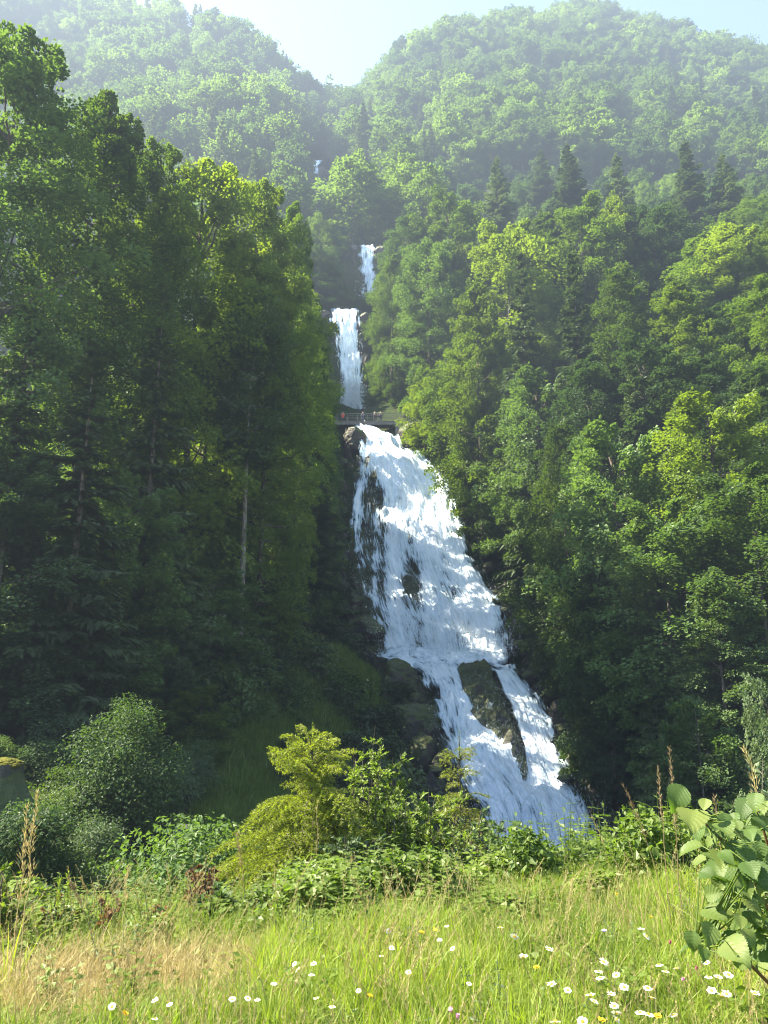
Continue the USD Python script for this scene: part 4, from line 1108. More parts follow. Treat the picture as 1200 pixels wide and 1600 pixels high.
# the island that splits the lowest cascade
ISL = [(1034, 718, 764, 61.8), (1040, 713, 769, 61.2), (1052, 715, 771, 59.8), (1087, 722, 786, 56.0), (1122, 750, 800, 53.0), (1166, 791, 816, 49.9), (1200, 812, 826, 47.5), (1216, 817, 823, 46.6)]
P, ipx, ipy, ifl, iu = ribbon(ISL, 110, 220, 0)
N = grid_normals(P)
b = np.sin(np.clip(iu, 0, 1) * PI)[None] ** .6
rr = meshkit.fbm(P / np.array([1.2, 1.2, 1.6]), 6, 17)
P = P + N * ((b * .8 - .4) + 2.0 * (np.abs(rr - .5) * 2 - .25) * b)[..., None]
tag(obj('island_rock', (P.reshape(-1, 3), grid_faces(220, 110)), MOSSROCK, smooth=35), 'dark mossy rock standing between the two streams of the lowest cascade', 'rock')
THIN = [(1072, 750, 757, 57.0), (1100, 757, 769, 54.3), (1130, 767, 782, 51.9), (1165, 781, 797, 49.2), (1192, 789, 800, 47.4)]
sheet('thin_cascade', THIN, 30, 120, WATER, lambda px, py, u: 1.0 + 0 * px, .3, 'thin rill of water running down the mossy island rock', .55, (2.2, .5))

# ------------------------------------------------------------------ spray and droplets flung from the falls
def droplets(seed, rows, n, lo, hi, wide, rad, up):
    rng = np.random.default_rng(seed)
    r = np.array(rows, float)
    v = lo + (hi - lo) * rng.uniform(0, 1, n) ** .8
    l, rr, D = (np.interp(v, r[:, 0], r[:, i]) for i in (1, 2, 3))
    s = np.clip(rng.normal(.5, .27, n), -.03, 1.03)
    p = at(l + (rr - l) * s, v, D) + np.stack([rng.normal(0, wide, n), -np.abs(rng.normal(.2, up * .7, n)) - .2, np.abs(rng.normal(0, up, n))], -1)
    R = rad * rng.lognormal(0, .45, n)
    o = np.array([[1, 0, 0], [-1, 0, 0], [0, 1, 0], [0, -1, 0], [0, 0, 1.4], [0, 0, -1.4]])
    f = np.array([[0, 2, 4], [2, 1, 4], [1, 3, 4], [3, 0, 4], [2, 0, 5], [1, 2, 5], [3, 1, 5], [0, 3, 5]])
    return (p[:, None] + o[None] * R[:, None, None]).reshape(-1, 3), (np.arange(n)[:, None, None] * 6 + f[None]).reshape(-1, 3)


DROP = M('spray_drops', {'p': ('principled_bsdf', {'base_color': (.80, .85, .88), 'roughness': .4}), 't': ('translucent_bsdf', {'color': (.8, .85, .88)}), 'm': ('mix_closure', {'fac': .4})}, [('p.BSDF', 'm.closure1'), ('t.BSDF', 'm.closure2')], 'm.closure')
tag(obj('spray', join([droplets(1, MAIN, 11000, 700, 1028, .25, .014, .35), droplets(2, MAIN, 13000, 975, 1034, .6, .014, .9), droplets(3, LOWER, 11000, 1060, 1340, .25, .013, .4), droplets(4, TALL, 2500, 605, 642, .5, .045, .9), droplets(5, TALL, 1200, 500, 610, .2, .035, .3), droplets(6, UPPER, 700, 400, 470, .3, .04, .3)]), DROP), 'white drops and spray thrown off the falling water', 'spray', kind='stuff')

# ------------------------------------------------------------------ path
pv, pu = np.meshgrid(np.linspace(0, 1, 40), np.linspace(-1, 1, 8), indexing='ij')
q0, q1 = at(425, 1010, 47.0), at(530, 1016, 52.5)
xx = q0[0] + (q1[0] - q0[0]) * pv + .2 * np.sin(pv * 5)
yy = q0[1] + (q1[1] - q0[1]) * pv + pu * .9
zz = ground(xx, yy) + .06 - .04 * pu ** 2
DIRT = M('path_dirt', {'g': ('geometry', {}), 'n': ('noise_texture', {'scale': 2.5, 'detail': 6.0}), 'r': ('rgb_ramp', {'ramp': [(.3, (.14, .095, .065)), (.7, (.30, .22, .16))]}), 'p': ('principled_bsdf', {'roughness': .95})}, [('g.position', 'n.vector'), ('n.fac', 'r.fac'), ('r.color', 'p.base_color')], 'p.BSDF')
tag(obj('path', (np.stack([xx, yy, zz], -1).reshape(-1, 3), grid_faces(40, 8)[:, ::-1]), DIRT, smooth=True), 'short bare stretch of reddish forest path above the shaded grass slope', 'path', kind='structure')

# ------------------------------------------------------------------ footbridge and walkers
METAL = M('weathered_rail', {'g': ('geometry', {}), 'n': ('noise_texture', {'scale': 6.0, 'detail': 4.0}), 'r': ('rgb_ramp', {'ramp': [(.3, (.09, .08, .065)), (.7, (.22, .20, .17))]}), 'p': ('principled_bsdf', {'roughness': .7, 'metallic': .2})}, [('g.position', 'n.vector'), ('n.fac', 'r.fac'), ('r.color', 'p.base_color')], 'p.BSDF')
STONE = M('bridge_stone', {'g': ('geometry', {}), 'n': ('noise_texture', {'scale': 3.0, 'detail': 6.0}), 'r': ('rgb_ramp', {'ramp': [(.3, (.10, .09, .075)), (.7, (.26, .23, .19))]}), 'b': ('bump', {'strength': .6, 'distance': .05}), 'p': ('principled_bsdf', {'roughness': .9})}, [('g.position', 'n.vector'), ('n.fac', 'r.fac'), ('n.fac', 'b.height'), ('b.normal', 'p.normal'), ('r.color', 'p.base_color')], 'p.BSDF')


def box(x0, x1, y0, y1, z0, z1):
    m = trimesh.creation.box(bounds=[[x0, y0, z0], [x1, y1, z1]])
    return np.array(m.vertices), np.array(m.faces)


BD = 97.0
bl, br = at(508, 661, BD), at(640, 661, BD)
zd = float(bl[2]) + .30
bridge = thing('footbridge', 'footbridge with railings crossing the stream between the tall and the broad waterfall', 'bridge', (bl[0], BD, zd))
bw = float(br[0] - bl[0])
for k in range(int(bw / .28)):
    obj('deck_plank', box(k * .28, k * .28 + .265, 0, 1.9, -.06, 0), STONE, bridge)
for yb in (.08, 1.62):
    obj('beam', box(-.3, bw + .3, yb, yb + .22, -.50, -.062), METAL, bridge)
npost = int(bw / 1.45)
for yb in (.03, 1.80):
    for k in range(npost + 1):
        xk = .15 + k * (bw - .3) / npost
        obj('post', box(xk, xk + .07, yb, yb + .07, 0.002, 1.12), METAL, bridge)
    for zr, th in ((1.12, .07), (.78, .04), (.45, .04), (.14, .04)):
        obj('rail', box(.1, bw - .1, yb + .012, yb + .052, zr, zr + th), METAL, bridge)
    for k in range(int(bw / .30)):
        xk = .28 + k * .30
        obj('baluster', box(xk, xk + .02, yb + .055, yb + .068, .02, 1.12), METAL, bridge)
px_ = float(at(622, 668, BD)[0] - bl[0])
obj('pier', box(px_ - .35, px_ + .55, .1, 1.8, -2.6, -.503), STONE, bridge)
px_ = float(at(568, 668, BD)[0] - bl[0])
obj('pier', box(px_ - .12, px_ + .12, .2, 1.7, -2.9, -.503), STONE, bridge)

import manifold3d as m3


def chain(bones, refine=.03, it=8):
    """One continuous body: hulls of the spheres at the two ends of every bone, joined and smoothed."""
    S = lambda c, r: m3.Manifold.sphere(r, 14).translate([float(t) for t in c])
    ms = [m3.Manifold.batch_hull([S(a, ra), S(b_, rb)]) for a, ra, b_, rb in bones]
    m = m3.Manifold.batch_boolean(ms, m3.OpType.Add).refine_to_length(refine)
    q = m.to_mesh()
    t = trimesh.Trimesh(q.vert_properties[:, :3], q.tri_verts, process=True)
    trimesh.smoothing.filter_taubin(t, iterations=it)
    return np.array(t.vertices), np.array(t.faces)


def plain(name, c, rough=.8):
    return M(name, {'g': ('geometry', {}), 'n': ('noise_texture', {'scale': 14.0, 'detail': 3.0}), 'r': ('rgb_ramp', {'ramp': [(.3, tuple(t * .8 for t in c)), (.7, tuple(t * 1.15 for t in c))]}), 'p': ('principled_bsdf', {'roughness': rough})}, [('g.position', 'n.vector'), ('n.fac', 'r.fac'), ('r.color', 'p.base_color')], 'p.BSDF')


SKIN = plain('skin', (.50, .32, .24), .6)


def walker(loc, rot, label, coat, trousers, hair, arm):
    w = thing('person', label, 'person', loc, rot)
    X = 1
    arms, sleeves, body = [], [], []
    for s in (-1, 1):
        sh, el_, wr = np.array([s * .19, 0, 1.40]), np.array([s * .25, .10 - arm * .05, 1.14]), np.array([s * .18, .33, 1.10 + .02 * arm])
        body += [(sh, .038, el_, .034), (el_, .034, wr, .028), (wr, .03, wr + [-s * .01, .07, -.01], .034)]
        for q, (dx, L) in enumerate(((-.03, .055), (-.01, .07), (.01, .075), (.03, .06))):
            k = wr + [dx, .085, -.012]
            body += [(k, .0095, k + [0, L * .6, -.012], .0085), (k + [0, L * .6, -.012], .0085, k + [0, L * .75, -.045], .0075)]
        body.append((wr + [-s * .03, .04, 0], .011, wr + [-s * .065, .075, -.01], .009))
        sleeves += [(sh, .085, el_, .07), (el_, .07, wr - [0, .02, 0], .055)]
    legs, lb = [], []
    for s in (-1, 1):
        hip, kn, an = np.array([s * .095, 0, .88]), np.array([s * .10, .02, .48]), np.array([s * .10, -.02, .09])
        legs += [(hip, .10, kn, .07), (kn, .07, an, .052)]
        body += [(hip, .08, kn, .055), (kn, .055, an, .04), (an, .042, an + [0, .15, -.045], .04)]
    body += [((0, 0, .90), .09, (0, 0, 1.15), .085), ((0, 0, 1.15), .085, (0, 0, 1.36), .09), ((0, 0, 1.40), .06, (0, .01, 1.52), .052), ((0, .015, 1.60), .085, (0, .0, 1.66), .092), ((0, .06, 1.555), .045, (0, .02, 1.60), .07), ((0, .10, 1.60), .012, (0, .085, 1.63), .012), ((.088, 0, 1.61), .018, (.09, -.01, 1.64), .018), ((-.088, 0, 1.61), .018, (-.09, -.01, 1.64), .018)]
    obj('body', chain(body, .02, 6), SKIN, w, True)
    obj('jacket', chain([((-.1, 0, .86), .125, (.1, 0, .86), .125), ((-.09, 0, .9), .135, (-.11, 0, 1.34), .125), ((.09, 0, .9), .135, (.11, 0, 1.34), .125), ((-.15, 0, 1.38), .09, (.15, 0, 1.38), .09), ((0, 0, 1.30), .14, (0, 0, 1.43), .075)] + sleeves, .03), coat, w, True)
    obj('trousers', chain(legs + [((-.08, 0, .88), .115, (.08, 0, .88), .115)], .03), trousers, w, True)
    obj('hair', chain([((0, -.02, 1.66), .098, (0, -.035, 1.60), .09), ((0, .035, 1.70), .07, (0, -.03, 1.68), .095)], .02), hair, w, True)
    for s in (-1, 1):
        obj('shoe', chain([((s * .10, -.04, .06), .055, (s * .10, .12, .045), .048)], .03), trousers, w, True)


DARK1, DARK2, NAVY, RED, HAIR, JEAN = plain('dark_coat', (.03, .03, .035)), plain('charcoal_coat', (.05, .048, .05)), plain('navy_coat', (.035, .05, .09)), plain('orange_red_jacket', (.62, .10, .05)), plain('dark_hair', (.03, .022, .016), .5), plain('blue_trousers', (.06, .08, .13))
for pxp, lab, ct, tr, rz, ar in ((567, 'person in navy clothes, leftmost of the three on the footbridge', NAVY, JEAN, 168, 0), (586, 'person in black clothes, middle one of the three on the footbridge', DARK1, DARK1, 200, 1), (595, 'person in charcoal coat, rightmost of the three on the footbridge', DARK2, JEAN, 175, 0), (535.5, 'person in an orange-red jacket at the left end of the footbridge', RED, DARK2, 190, 1)):
    walker((float(at(pxp, 655, BD + .75)[0]), BD + .85, zd), rz, lab, ct, tr, HAIR, ar)
# ------------------------------------------------------------------ meadow grass
def seed_stalk(rng, H, head, lean=.12, wd=.004, n=36, spread=.02, bend=.15):
    a = rng.uniform(0, 2 * PI)
    s = np.linspace(0, 1, 7)
    dr = np.array([math.cos(a), math.sin(a), 0])
    pts = dr[None] * (H * lean * s ** 1.5 + H * bend * s ** 4)[:, None] + np.array([0, 0, 1.0]) * (H * (s - .2 * bend * s ** 4))[:, None]
    st = tube(pts, np.linspace(wd, wd * .5, 7) / 2, 3)
    k = 1 - head * rng.uniform(0, 1, n)
    c = np.stack([np.interp(k, s, pts[:, i]) for i in range(3)], -1)
    d = norm(np.stack([np.interp(np.minimum(k + .05, 1), s, pts[:, i]) for i in range(3)], -1) - np.stack([np.interp(k - .05, s, pts[:, i]) for i in range(3)], -1))
    o = norm(rng.normal(0, 1, (n, 3)))
    w = spread * (1 - (k - (1 - head)) / head * .7)
    hd = leaf_cards(c + o * w[:, None] * .3, norm(d + o * .55), norm(rng.normal(0, 1, (n, 3))), spread * rng.uniform(.7, 1.3, n), spread * .3)
    return st, hd


TILE = .56
def tile(seed, n, H, width):
    """A square of turf: blades rooted anywhere in it, so that squares laid side by side make an even sward."""
    rng = np.random.default_rng(seed)
    b, f_ = blades(seed, n, H, 0.0, width, .85, 3)
    off = np.c_[rng.uniform(-TILE / 2, TILE / 2, (n, 2)), np.zeros(n)]
    tone = meshkit.noise(off * [5, 5, 1] + seed, seed)
    b = b.reshape(n, -1, 3) * np.stack([np.ones(n), np.ones(n), .65 + .7 * tone], -1)[:, None]
    return (b + off[:, None]).reshape(-1, 3), f_


for j in range(4):
    obj('blades', tile(300 + j, 2100, .34, .0064), LEAF['grass'], kind_of(f'meadow_turf_{"abcd"[j]}'))
for j in range(2):
    obj('blades', tile(306 + j, 420, .28, .0058), LEAF['grass'], kind_of(f'thin_turf_{"ab"[j]}'))
rng = np.random.default_rng(31)
p = kind_of('meadow_stalks')
ss_ = [seed_stalk(rng, rng.uniform(.4, .68), .28, n=18, spread=.016) for _ in range(9)]
off = rng.normal(0, .12, (9, 3)) * [1, 1, 0]
obj('stems', join([(s[0] + o, s[1]) for (s, h), o in zip(ss_, off)]), LEAF['straw'], p)
obj('seed_heads', join([(h[0] + o, h[1]) for (s, h), o in zip(ss_, off)]), LEAF['straw'], p)
p = kind_of('dry_tuft')
obj('blades', blades(310, 60, .26, .16, .005, .9, 3), LEAF['straw'], p)


def herb(seed, H=.6, pairs=9, leaf=.075, stems=4, asp=.5, spread=.14):
    rng = np.random.default_rng(seed)
    C_, D_, N_, L_ = [], [], [], []
    wood = []
    for k in range(stems):
        a, h = rng.uniform(0, 2 * PI), H * rng.uniform(.6, 1.1)
        b = np.array([math.cos(a), math.sin(a), 0]) * rng.uniform(0, spread)
        top = b * rng.uniform(1.2, 2.6) + [0, 0, h]
        wood.append(tube(np.array([b, (b + top) / 2 + [0, 0, .03], top]), [.004, .003, .0015], 3))
        for i in range(pairs):
            s = (i + 1.5) / (pairs + 1)
            for m in (0, PI):
                az = a + i * PI / 2 + m + rng.normal(0, .3)
                d = np.array([math.cos(az), math.sin(az), .25 - .5 * rng.uniform()])
                C_.append(b + (top - b) * s), D_.append(d), N_.append(np.array([0, 0, 1.0]) + rng.normal(0, .3, 3)), L_.append(leaf * (1.15 - .6 * s) * rng.uniform(.7, 1.2))
    L_ = np.array(L_)
    return leaf_cards(np.array(C_), np.array(D_), norm(np.array(N_)), L_, L_ * asp, .12, .4), join(wood)


HERBS = [(herb(41, .55, 9, .09, 5, .5), 'herb'), (herb(42, .45, 7, .12, 6, .62), 'herb'), (herb(43, .6, 10, .07, 6, .4), 'grey'), (herb(44, .38, 6, .10, 7, .7), 'yellow'), (bush(95, .34, .5, 460, .06, .6, 6), 'herb'), ((fern(8, .5, 9), (np.zeros((0, 3)), np.zeros((0, 3), int))), 'yellow')]
for nm, i in (('herb_a', 0), ('herb_b', 1), ('herb_c', 2), ('herb_d', 3)):
    p = kind_of(nm)
    obj('foliage', HERBS[i][0][0], LEAF[HERBS[i][1]], p), obj('stems', HERBS[i][0][1], LEAF[HERBS[i][1]], p)


def turned(m, a, s, off):
    c, n_ = math.cos(a), math.sin(a)
    return m[0] @ np.array([[c, n_, 0], [-n_, c, 0], [0, 0, 1]]) * s + off, m[1]


for j in range(6):
    rng = np.random.default_rng(400 + j)
    p = kind_of(f'herb_patch_{"abcdef"[j]}')
    by = {}
    for k in range(15):
        i = rng.choice([0, 0, 1, 2, 3, 4, 4, 5])
        by.setdefault(HERBS[i][1], []).extend(turned(m, a, s_, o_) for a, s_, o_ in [(rng.uniform(0, 6.28), rng.uniform(.6, 1.15), np.array([rng.uniform(-.4, .4), rng.uniform(-.4, .4), 0]))] for m in HERBS[i][0])
    for mt in by:
        obj('foliage', join(by[mt]), LEAF[mt], p)

rng = np.random.default_rng(33)
EDGE = lambda x: np.interp(x, [-6, -1, 1, 3, 6], [5.6, 5.8, 6.6, 7.2, 7.2])
gx, gy = np.meshgrid(np.arange(-6, 6, TILE), np.arange(1.7, 7.6, TILE))
x, y = gx.ravel() + rng.uniform(-.03, .03, gx.size), gy.ravel() + rng.uniform(-.03, .03, gx.size)
k = (y < EDGE(x) + .3) & (np.abs(x) < .62 * (y * 1.05 + .7))
x, y = x[k], y[k]
bare = ((y > 3.6) & (y < 4.75) & (x < -.6 + .25 * np.sin(y * 3))) | ((y <= 3.6) & (x < -.5) & (rng.uniform(0, 1, len(x)) < .45))
k = ~(bare & (y > 3.7) & (rng.uniform(0, 1, len(x)) < .75))
x, y, bare = x[k], y[k], bare[k]
sc = (.75 + .5 * meshkit.noise(np.stack([x, y, 0 * x], -1) * 1.3, 5)) * np.where(y < 4.2, .92, np.where(y > 4.6, .68, .85))
scatter('meadow_grass', ['meadow_turf_a', 'meadow_turf_b', 'meadow_turf_c', 'meadow_turf_d', 'thin_turf_a', 'thin_turf_b'], np.where(bare, rng.integers(4, 6, len(x)), rng.integers(0, 4, len(x))), np.c_[x, y, ground(x, y) - .01], rng.integers(0, 4, len(x)) * PI / 2, np.c_[0 * sc + 1, 0 * sc + 1, sc], 'tall sunlit yellow-green meadow grass along the bottom of the view', 'grass')
n = 330
y = rng.uniform(2.3, 5.8, n)
x = rng.uniform(-.6, .6, n) * (y * 1.05 + .5)
scatter('grass_stalks', ['meadow_stalks'], np.zeros(n, int), np.c_[x, y, ground(x, y)], rng.uniform(0, 6.28, n), rng.uniform(.5, .85, n), 'thin pale flowering grass stalks standing through the meadow', 'grass', (np.abs(rng.normal(0, .12, n)), rng.uniform(0, 6.28, n)))
n = 500
y = rng.normal(4.25, .36, n)
x = rng.uniform(-3.2, .9, n)
scatter('dry_grass', ['dry_tuft'], np.zeros(n, int), np.c_[x, y, ground(x, y)], rng.uniform(0, 6.28, n), rng.uniform(.5, 1.0, n), 'flattened straw-coloured grass in the mown strip at the left', 'grass')
n = 260
y = rng.uniform(2.6, 5.2, n)
x = rng.uniform(-.6, .6, n) * (y * 1.05 + .5)
k = (x > -.4) | (y > 4.9) | (rng.uniform(0, 1, n) < .25)
x, y = x[k], y[k]
scatter('meadow_weeds', ['herb_a', 'herb_b', 'herb_c', 'herb_d'], rng.integers(0, 4, len(x)), np.c_[x, y, ground(x, y) - .02], rng.uniform(0, 6.28, len(x)), rng.uniform(.35, .75, len(x)), 'broad-leaved weeds growing among the meadow grass', 'weeds', (np.abs(rng.normal(0, .2, len(x))), rng.uniform(0, 6.28, len(x))))
# the strip of bare straw and soil
sx_, sy_ = np.meshgrid(np.linspace(-4.5, 1.0, 60), np.linspace(3.75, 4.7, 14))
wv = .12 * np.sin(sx_ * 2.1) * 1.0
STRIP = M('straw_soil', {'g': ('geometry', {}), 'n': ('noise_texture', {'scale': 9.0, 'detail': 7.0, 'roughness': .7}), 'r': ('rgb_ramp', {'ramp': [(.3, (.16, .11, .05)), (.5, (.30, .22, .11)), (.7, (.42, .33, .18))]}), 'b': ('bump', {'strength': .7, 'distance': .03}), 'p': ('principled_bsdf', {'roughness': .95})}, [('g.position', 'n.vector'), ('n.fac', 'r.fac'), ('n.fac', 'b.height'), ('b.normal', 'p.normal'), ('r.color', 'p.base_color')], 'p.BSDF')
tag(obj('mown_strip', (np.stack([sx_, sy_ + wv, ground(sx_, sy_ + wv) + .02], -1).reshape(-1, 3), grid_faces(14, 60)[:, ::-1]), STRIP, smooth=True), 'strip of dry mown straw and soil across the meadow at the left', 'path', kind='structure')

gx, gy = np.meshgrid(np.arange(-6, 6, .62), np.arange(4.5, 8.6, .5))
x, y = gx.ravel() + rng.uniform(-.14, .14, gx.size), gy.ravel() + rng.uniform(-.12, .12, gx.size)
k = (np.abs(x) < .62 * y * 1.1) & (y > EDGE(x) - 1.25) & (y < EDGE(x) + 1.3)
x, y = x[k], y[k]
sc = rng.uniform(.65, 1.1, len(x)) * np.where(x < -.6, .55, np.where(x > 1.0, 1.2, .85)) * np.where(y < EDGE(x) - .6, .62, 1)
scatter('meadow_herbs', [f'herb_patch_{c}' for c in 'abcdef'], rng.integers(0, 6, len(x)), np.c_[x, y, ground(x, y) - .03], rng.uniform(0, 6.28, len(x)), np.c_[0 * sc + 1, 0 * sc + 1, sc], 'tangle of nettles, brambles and ferns along the edge of the meadow', 'undergrowth', (np.abs(rng.normal(0, .06, len(x))), rng.uniform(0, 6.28, len(x))))

# ------------------------------------------------------------------ young spruces at the meadow's edge
def young_spruce(seed, H, R, whorls, needle=.026, dens=1.0, arch=.4):
    rng = np.random.default_rng(seed)
    C_, D_, wood = [], [], []

    def twig(a, b_, sag, r0):
        m = max(3, int(np.linalg.norm(b_ - a) / .05))
        s = np.linspace(0, 1, m)[:, None]
        p = a + (b_ - a) * s + np.array([0, 0, 1]) * (sag * (s - s * s) * 4 * np.linalg.norm(b_ - a))
        wood.append(tube(p, np.linspace(r0, .0015, m), 3))
        t = norm(np.gradient(p, axis=0))
        k = int(np.linalg.norm(b_ - a) / .0075 * dens)
        q = rng.uniform(0.02, 1, k)
        c = np.stack([np.interp(q, s[:, 0], p[:, i]) for i in range(3)], -1)
        tt = np.stack([np.interp(q, s[:, 0], t[:, i]) for i in range(3)], -1)
        o = norm(np.cross(tt, rng.normal(0, 1, (k, 3))))
        C_.append(c), D_.append(norm(o + tt * .7 + [0, 0, .12]))
        return p

    wood.append(tube(np.array([[0, 0, -.1], [0, 0, H * .5], [.01, 0, H]]), [.022, .014, .003], 5))
    for w in range(whorls):
        z = H * (.03 + .95 * (w / whorls) ** .9)
        L = R * (1 - z / H) ** .75 * 1.05 + .07
        nb = int(rng.integers(7, 11))
        for k in range(nb):
            az = rng.uniform(0, 2 * PI)
            l = L * rng.uniform(.65, 1.12)
            d = np.array([math.cos(az), math.sin(az), 0])
            a = np.array([0, 0, z + rng.normal(0, .03)])
            e = a + d * l + [0, 0, l * rng.uniform(-.42, -.02) * (1 if z < H * .8 else -2.2)]
            p = twig(a, e, arch * .4 * rng.uniform(.5, 1.2), .006)
            sd = np.array([-d[1], d[0], 0])
            ns = max(2, int(l / .055))
            for i in range(ns):
                s = (i + 1) / (ns + .6)
                b0 = np.array([np.interp(s, np.linspace(0, 1, len(p)), p[:, j]) for j in range(3)])
                for sg in (-1, 1):
                    tl = (l * .34 * (1.05 - s) + .05) * rng.uniform(.7, 1.2)
                    twig(b0, b0 + (d * .75 + sd * sg * rng.uniform(.6, 1.0)) * tl + [0, 0, -tl * rng.uniform(.05, .6)], .05, .003)
    twig(np.array([0, 0, H * .93]), np.array([.01, 0, H + .12]), 0, .004)
    c, d = np.vstack(C_), np.vstack(D_)
    L = needle * rng.uniform(.7, 1.2, len(c))
    return leaf_cards(c, d, norm(rng.normal(0, 1, (len(c), 3))), L, L * .25, .05, .5), join(wood)


def planted(name, mesh, mat, px, top, D, H, label, cat, wood=BARK, extra=None):
    p = at(px, top, D)
    t = thing(name, label, cat, (p[0], p[1], p[2] - H))
    obj('crown', mesh[0], mat, t)
    obj('trunk', mesh[1], wood, t)
    return t


planted('young_spruce', young_spruce(1, 2.6, 1.6, 15, .030, 2.1, .5), LEAF['young'], 488, 1148, 8.0, 2.6, 'bright yellow-green young spruce at the edge of the meadow', 'spruce')
planted('young_spruce', young_spruce(2, 2.4, .80, 11, .026, 1.1, .5), LEAF['young'], 717, 1158, 9.2, 2.4, 'thin sparse young spruce in front of the lowest cascade', 'spruce')


def upright_shrub(seed, H, R, n, leaf, asp=.5, stems=9, open_=.0):
    """Many thin stems with small leaves set along their twigs."""
    rng = np.random.default_rng(seed)
    C_, D_, wood = [], [], []
    for k in range(stems):
        a = k * 2.4 + rng.normal(0, .3)
        f = rng.uniform(.1, 1) if k else 0
        h = H * (1 - .45 * f ** 2) * rng.uniform(.88, 1.0)
        e = np.array([math.cos(a) * R * f, math.sin(a) * R * f, h])
        s = np.linspace(0, 1, 8)[:, None]
        p = e * np.c_[s ** 1.4, s ** 1.4, s] + rng.normal(0, .012 * H, (8, 3)) * s
        wood.append(tube(p, np.linspace(.012, .002, 8), 4))
        for i in range(int(14 * H)):
            q = rng.uniform(.18, .97)
            b0 = np.array([np.interp(q, s[:, 0], p[:, j]) for j in range(3)])
            az, l = rng.uniform(0, 2 * PI), R * rng.uniform(.2, .55) * (1.1 - q * .7)
            b1 = b0 + [math.cos(az) * l, math.sin(az) * l, l * rng.uniform(-.1, .8)]
            wood.append(tube(np.array([b0, (b0 + b1) / 2 + [0, 0, .01], b1]), [.004, .003, .001], 3))
            m = max(3, int(n / (stems * 14 * H)))
            t = rng.uniform(.15, 1.05, m)[:, None]
            C_.append(b0 + (b1 - b0) * t), D_.append(norm((b1 - b0) / max(l, .01) + rng.normal(0, .8, (m, 3))))
    c, d = np.vstack(C_), np.vstack(D_)
    L = leaf * rng.uniform(.6, 1.25, len(c))
    return leaf_cards(c, d, norm(rng.normal(0, .5, (len(c), 3)) + [0, -.15, .9]), L, L * asp, .12, .5), join(wood)


planted('shrub', upright_shrub(1, 2.7, .64, 12000, .05, .5, 15), LEAF['herb'], 582, 1122, 8.7, 2.7, 'upright small-leaved shrub just right of the bright young spruce', 'shrub')
planted('shrub', upright_shrub(2, 1.9, .95, 9500, .055, .5, 17), LEAF['herb'], 668, 1232, 8.3, 1.75, 'spreading light green shrub under the thin sparse spruce', 'shrub')
planted('shrub', upright_shrub(14, 1.5, .8, 8000, .05, .5, 13), LEAF['herb'], 620, 1262, 8.0, 1.3, 'low light green shrub between the upright and the spreading one', 'shrub')
planted('shrub', upright_shrub(15, 1.1, .7, 3800, .05, .5, 13), LEAF['grey'], 540, 1290, 7.4, 1.1, 'greyish low shrub at the foot of the bright young spruce', 'shrub')
planted('shrub', upright_shrub(3, 1.35, .55, 2400, .06, .5, 9), LEAF['grey'], 735, 1250, 8.0, 1.35, 'leafy shrub right of the spreading one, its twigs against the white water', 'shrub')
planted('shrub', upright_shrub(4, 1.0, .5, 1100, .055, .55, 7), LEAF['dark'], 790, 1272, 7.6, 1.0, 'loose dark-leaved twigs hanging before the foot of the lowest cascade', 'shrub')
planted('shrub', upright_shrub(5, .95, .55, 2600, .05, .55, 12), LEAF['herb'], 1000, 1292, 6.9, .95, 'dense light bush at the foot of the tall brown grass stalks', 'shrub')
planted('shrub', upright_shrub(6, .85, .6, 2600, .055, .6, 12), LEAF['grey'], 885, 1312, 7.0, .85, 'pale green bush below the right stream of the lowest cascade', 'shrub')
planted('shrub', upright_shrub(7, 1.9, .6, 2600, .055, .6, 10), LEAF['grey'], 1190, 1180, 5.2, 1.9, 'greyish shrub behind the hazel at the right picture edge', 'shrub')
planted('withered_shrub', upright_shrub(8, .62, .26, 1500, .032, .7, 9), LEAF['brown'], 322, 1336, 6.0, .62, 'withered brown shrub at the left edge of the meadow', 'shrub')
planted('shrub', upright_shrub(9, .7, .35, 700, .07, .75, 7), LEAF['dark'], 345, 1385, 5.5, .7, 'round-leaved green shrub just right of the withered brown one', 'shrub')
planted('shrub', upright_shrub(10, .5, .3, 600, .05, .6, 8), LEAF['yellow'], 8, 1345, 5.0, .5, 'bright green shrub cut by the left picture edge', 'shrub')
planted('dock_plant', upright_shrub(11, .42, .28, 900, .035, .7, 9), LEAF['brown'], 172, 1398, 5.3, .42, 'reddish brown withered dock, larger one at the left of the meadow', 'plant')
planted('dock_plant', upright_shrub(12, .36, .2, 500, .035, .7, 8), LEAF['brown'], 252, 1405, 5.3, .36, 'orange-brown withered dock beside the white umbel', 'plant')
planted('dock_plant', upright_shrub(13, .36, .24, 600, .035, .7, 8), LEAF['brown'], 85, 1402, 5.3, .36, 'withered dock nearest the left picture edge', 'plant')

# ------------------------------------------------------------------ the shaded left bank
def round_bush(seed, R, H, n, leaf):
    b = bush(seed, R, H, n, leaf, .6, 16)
    return b


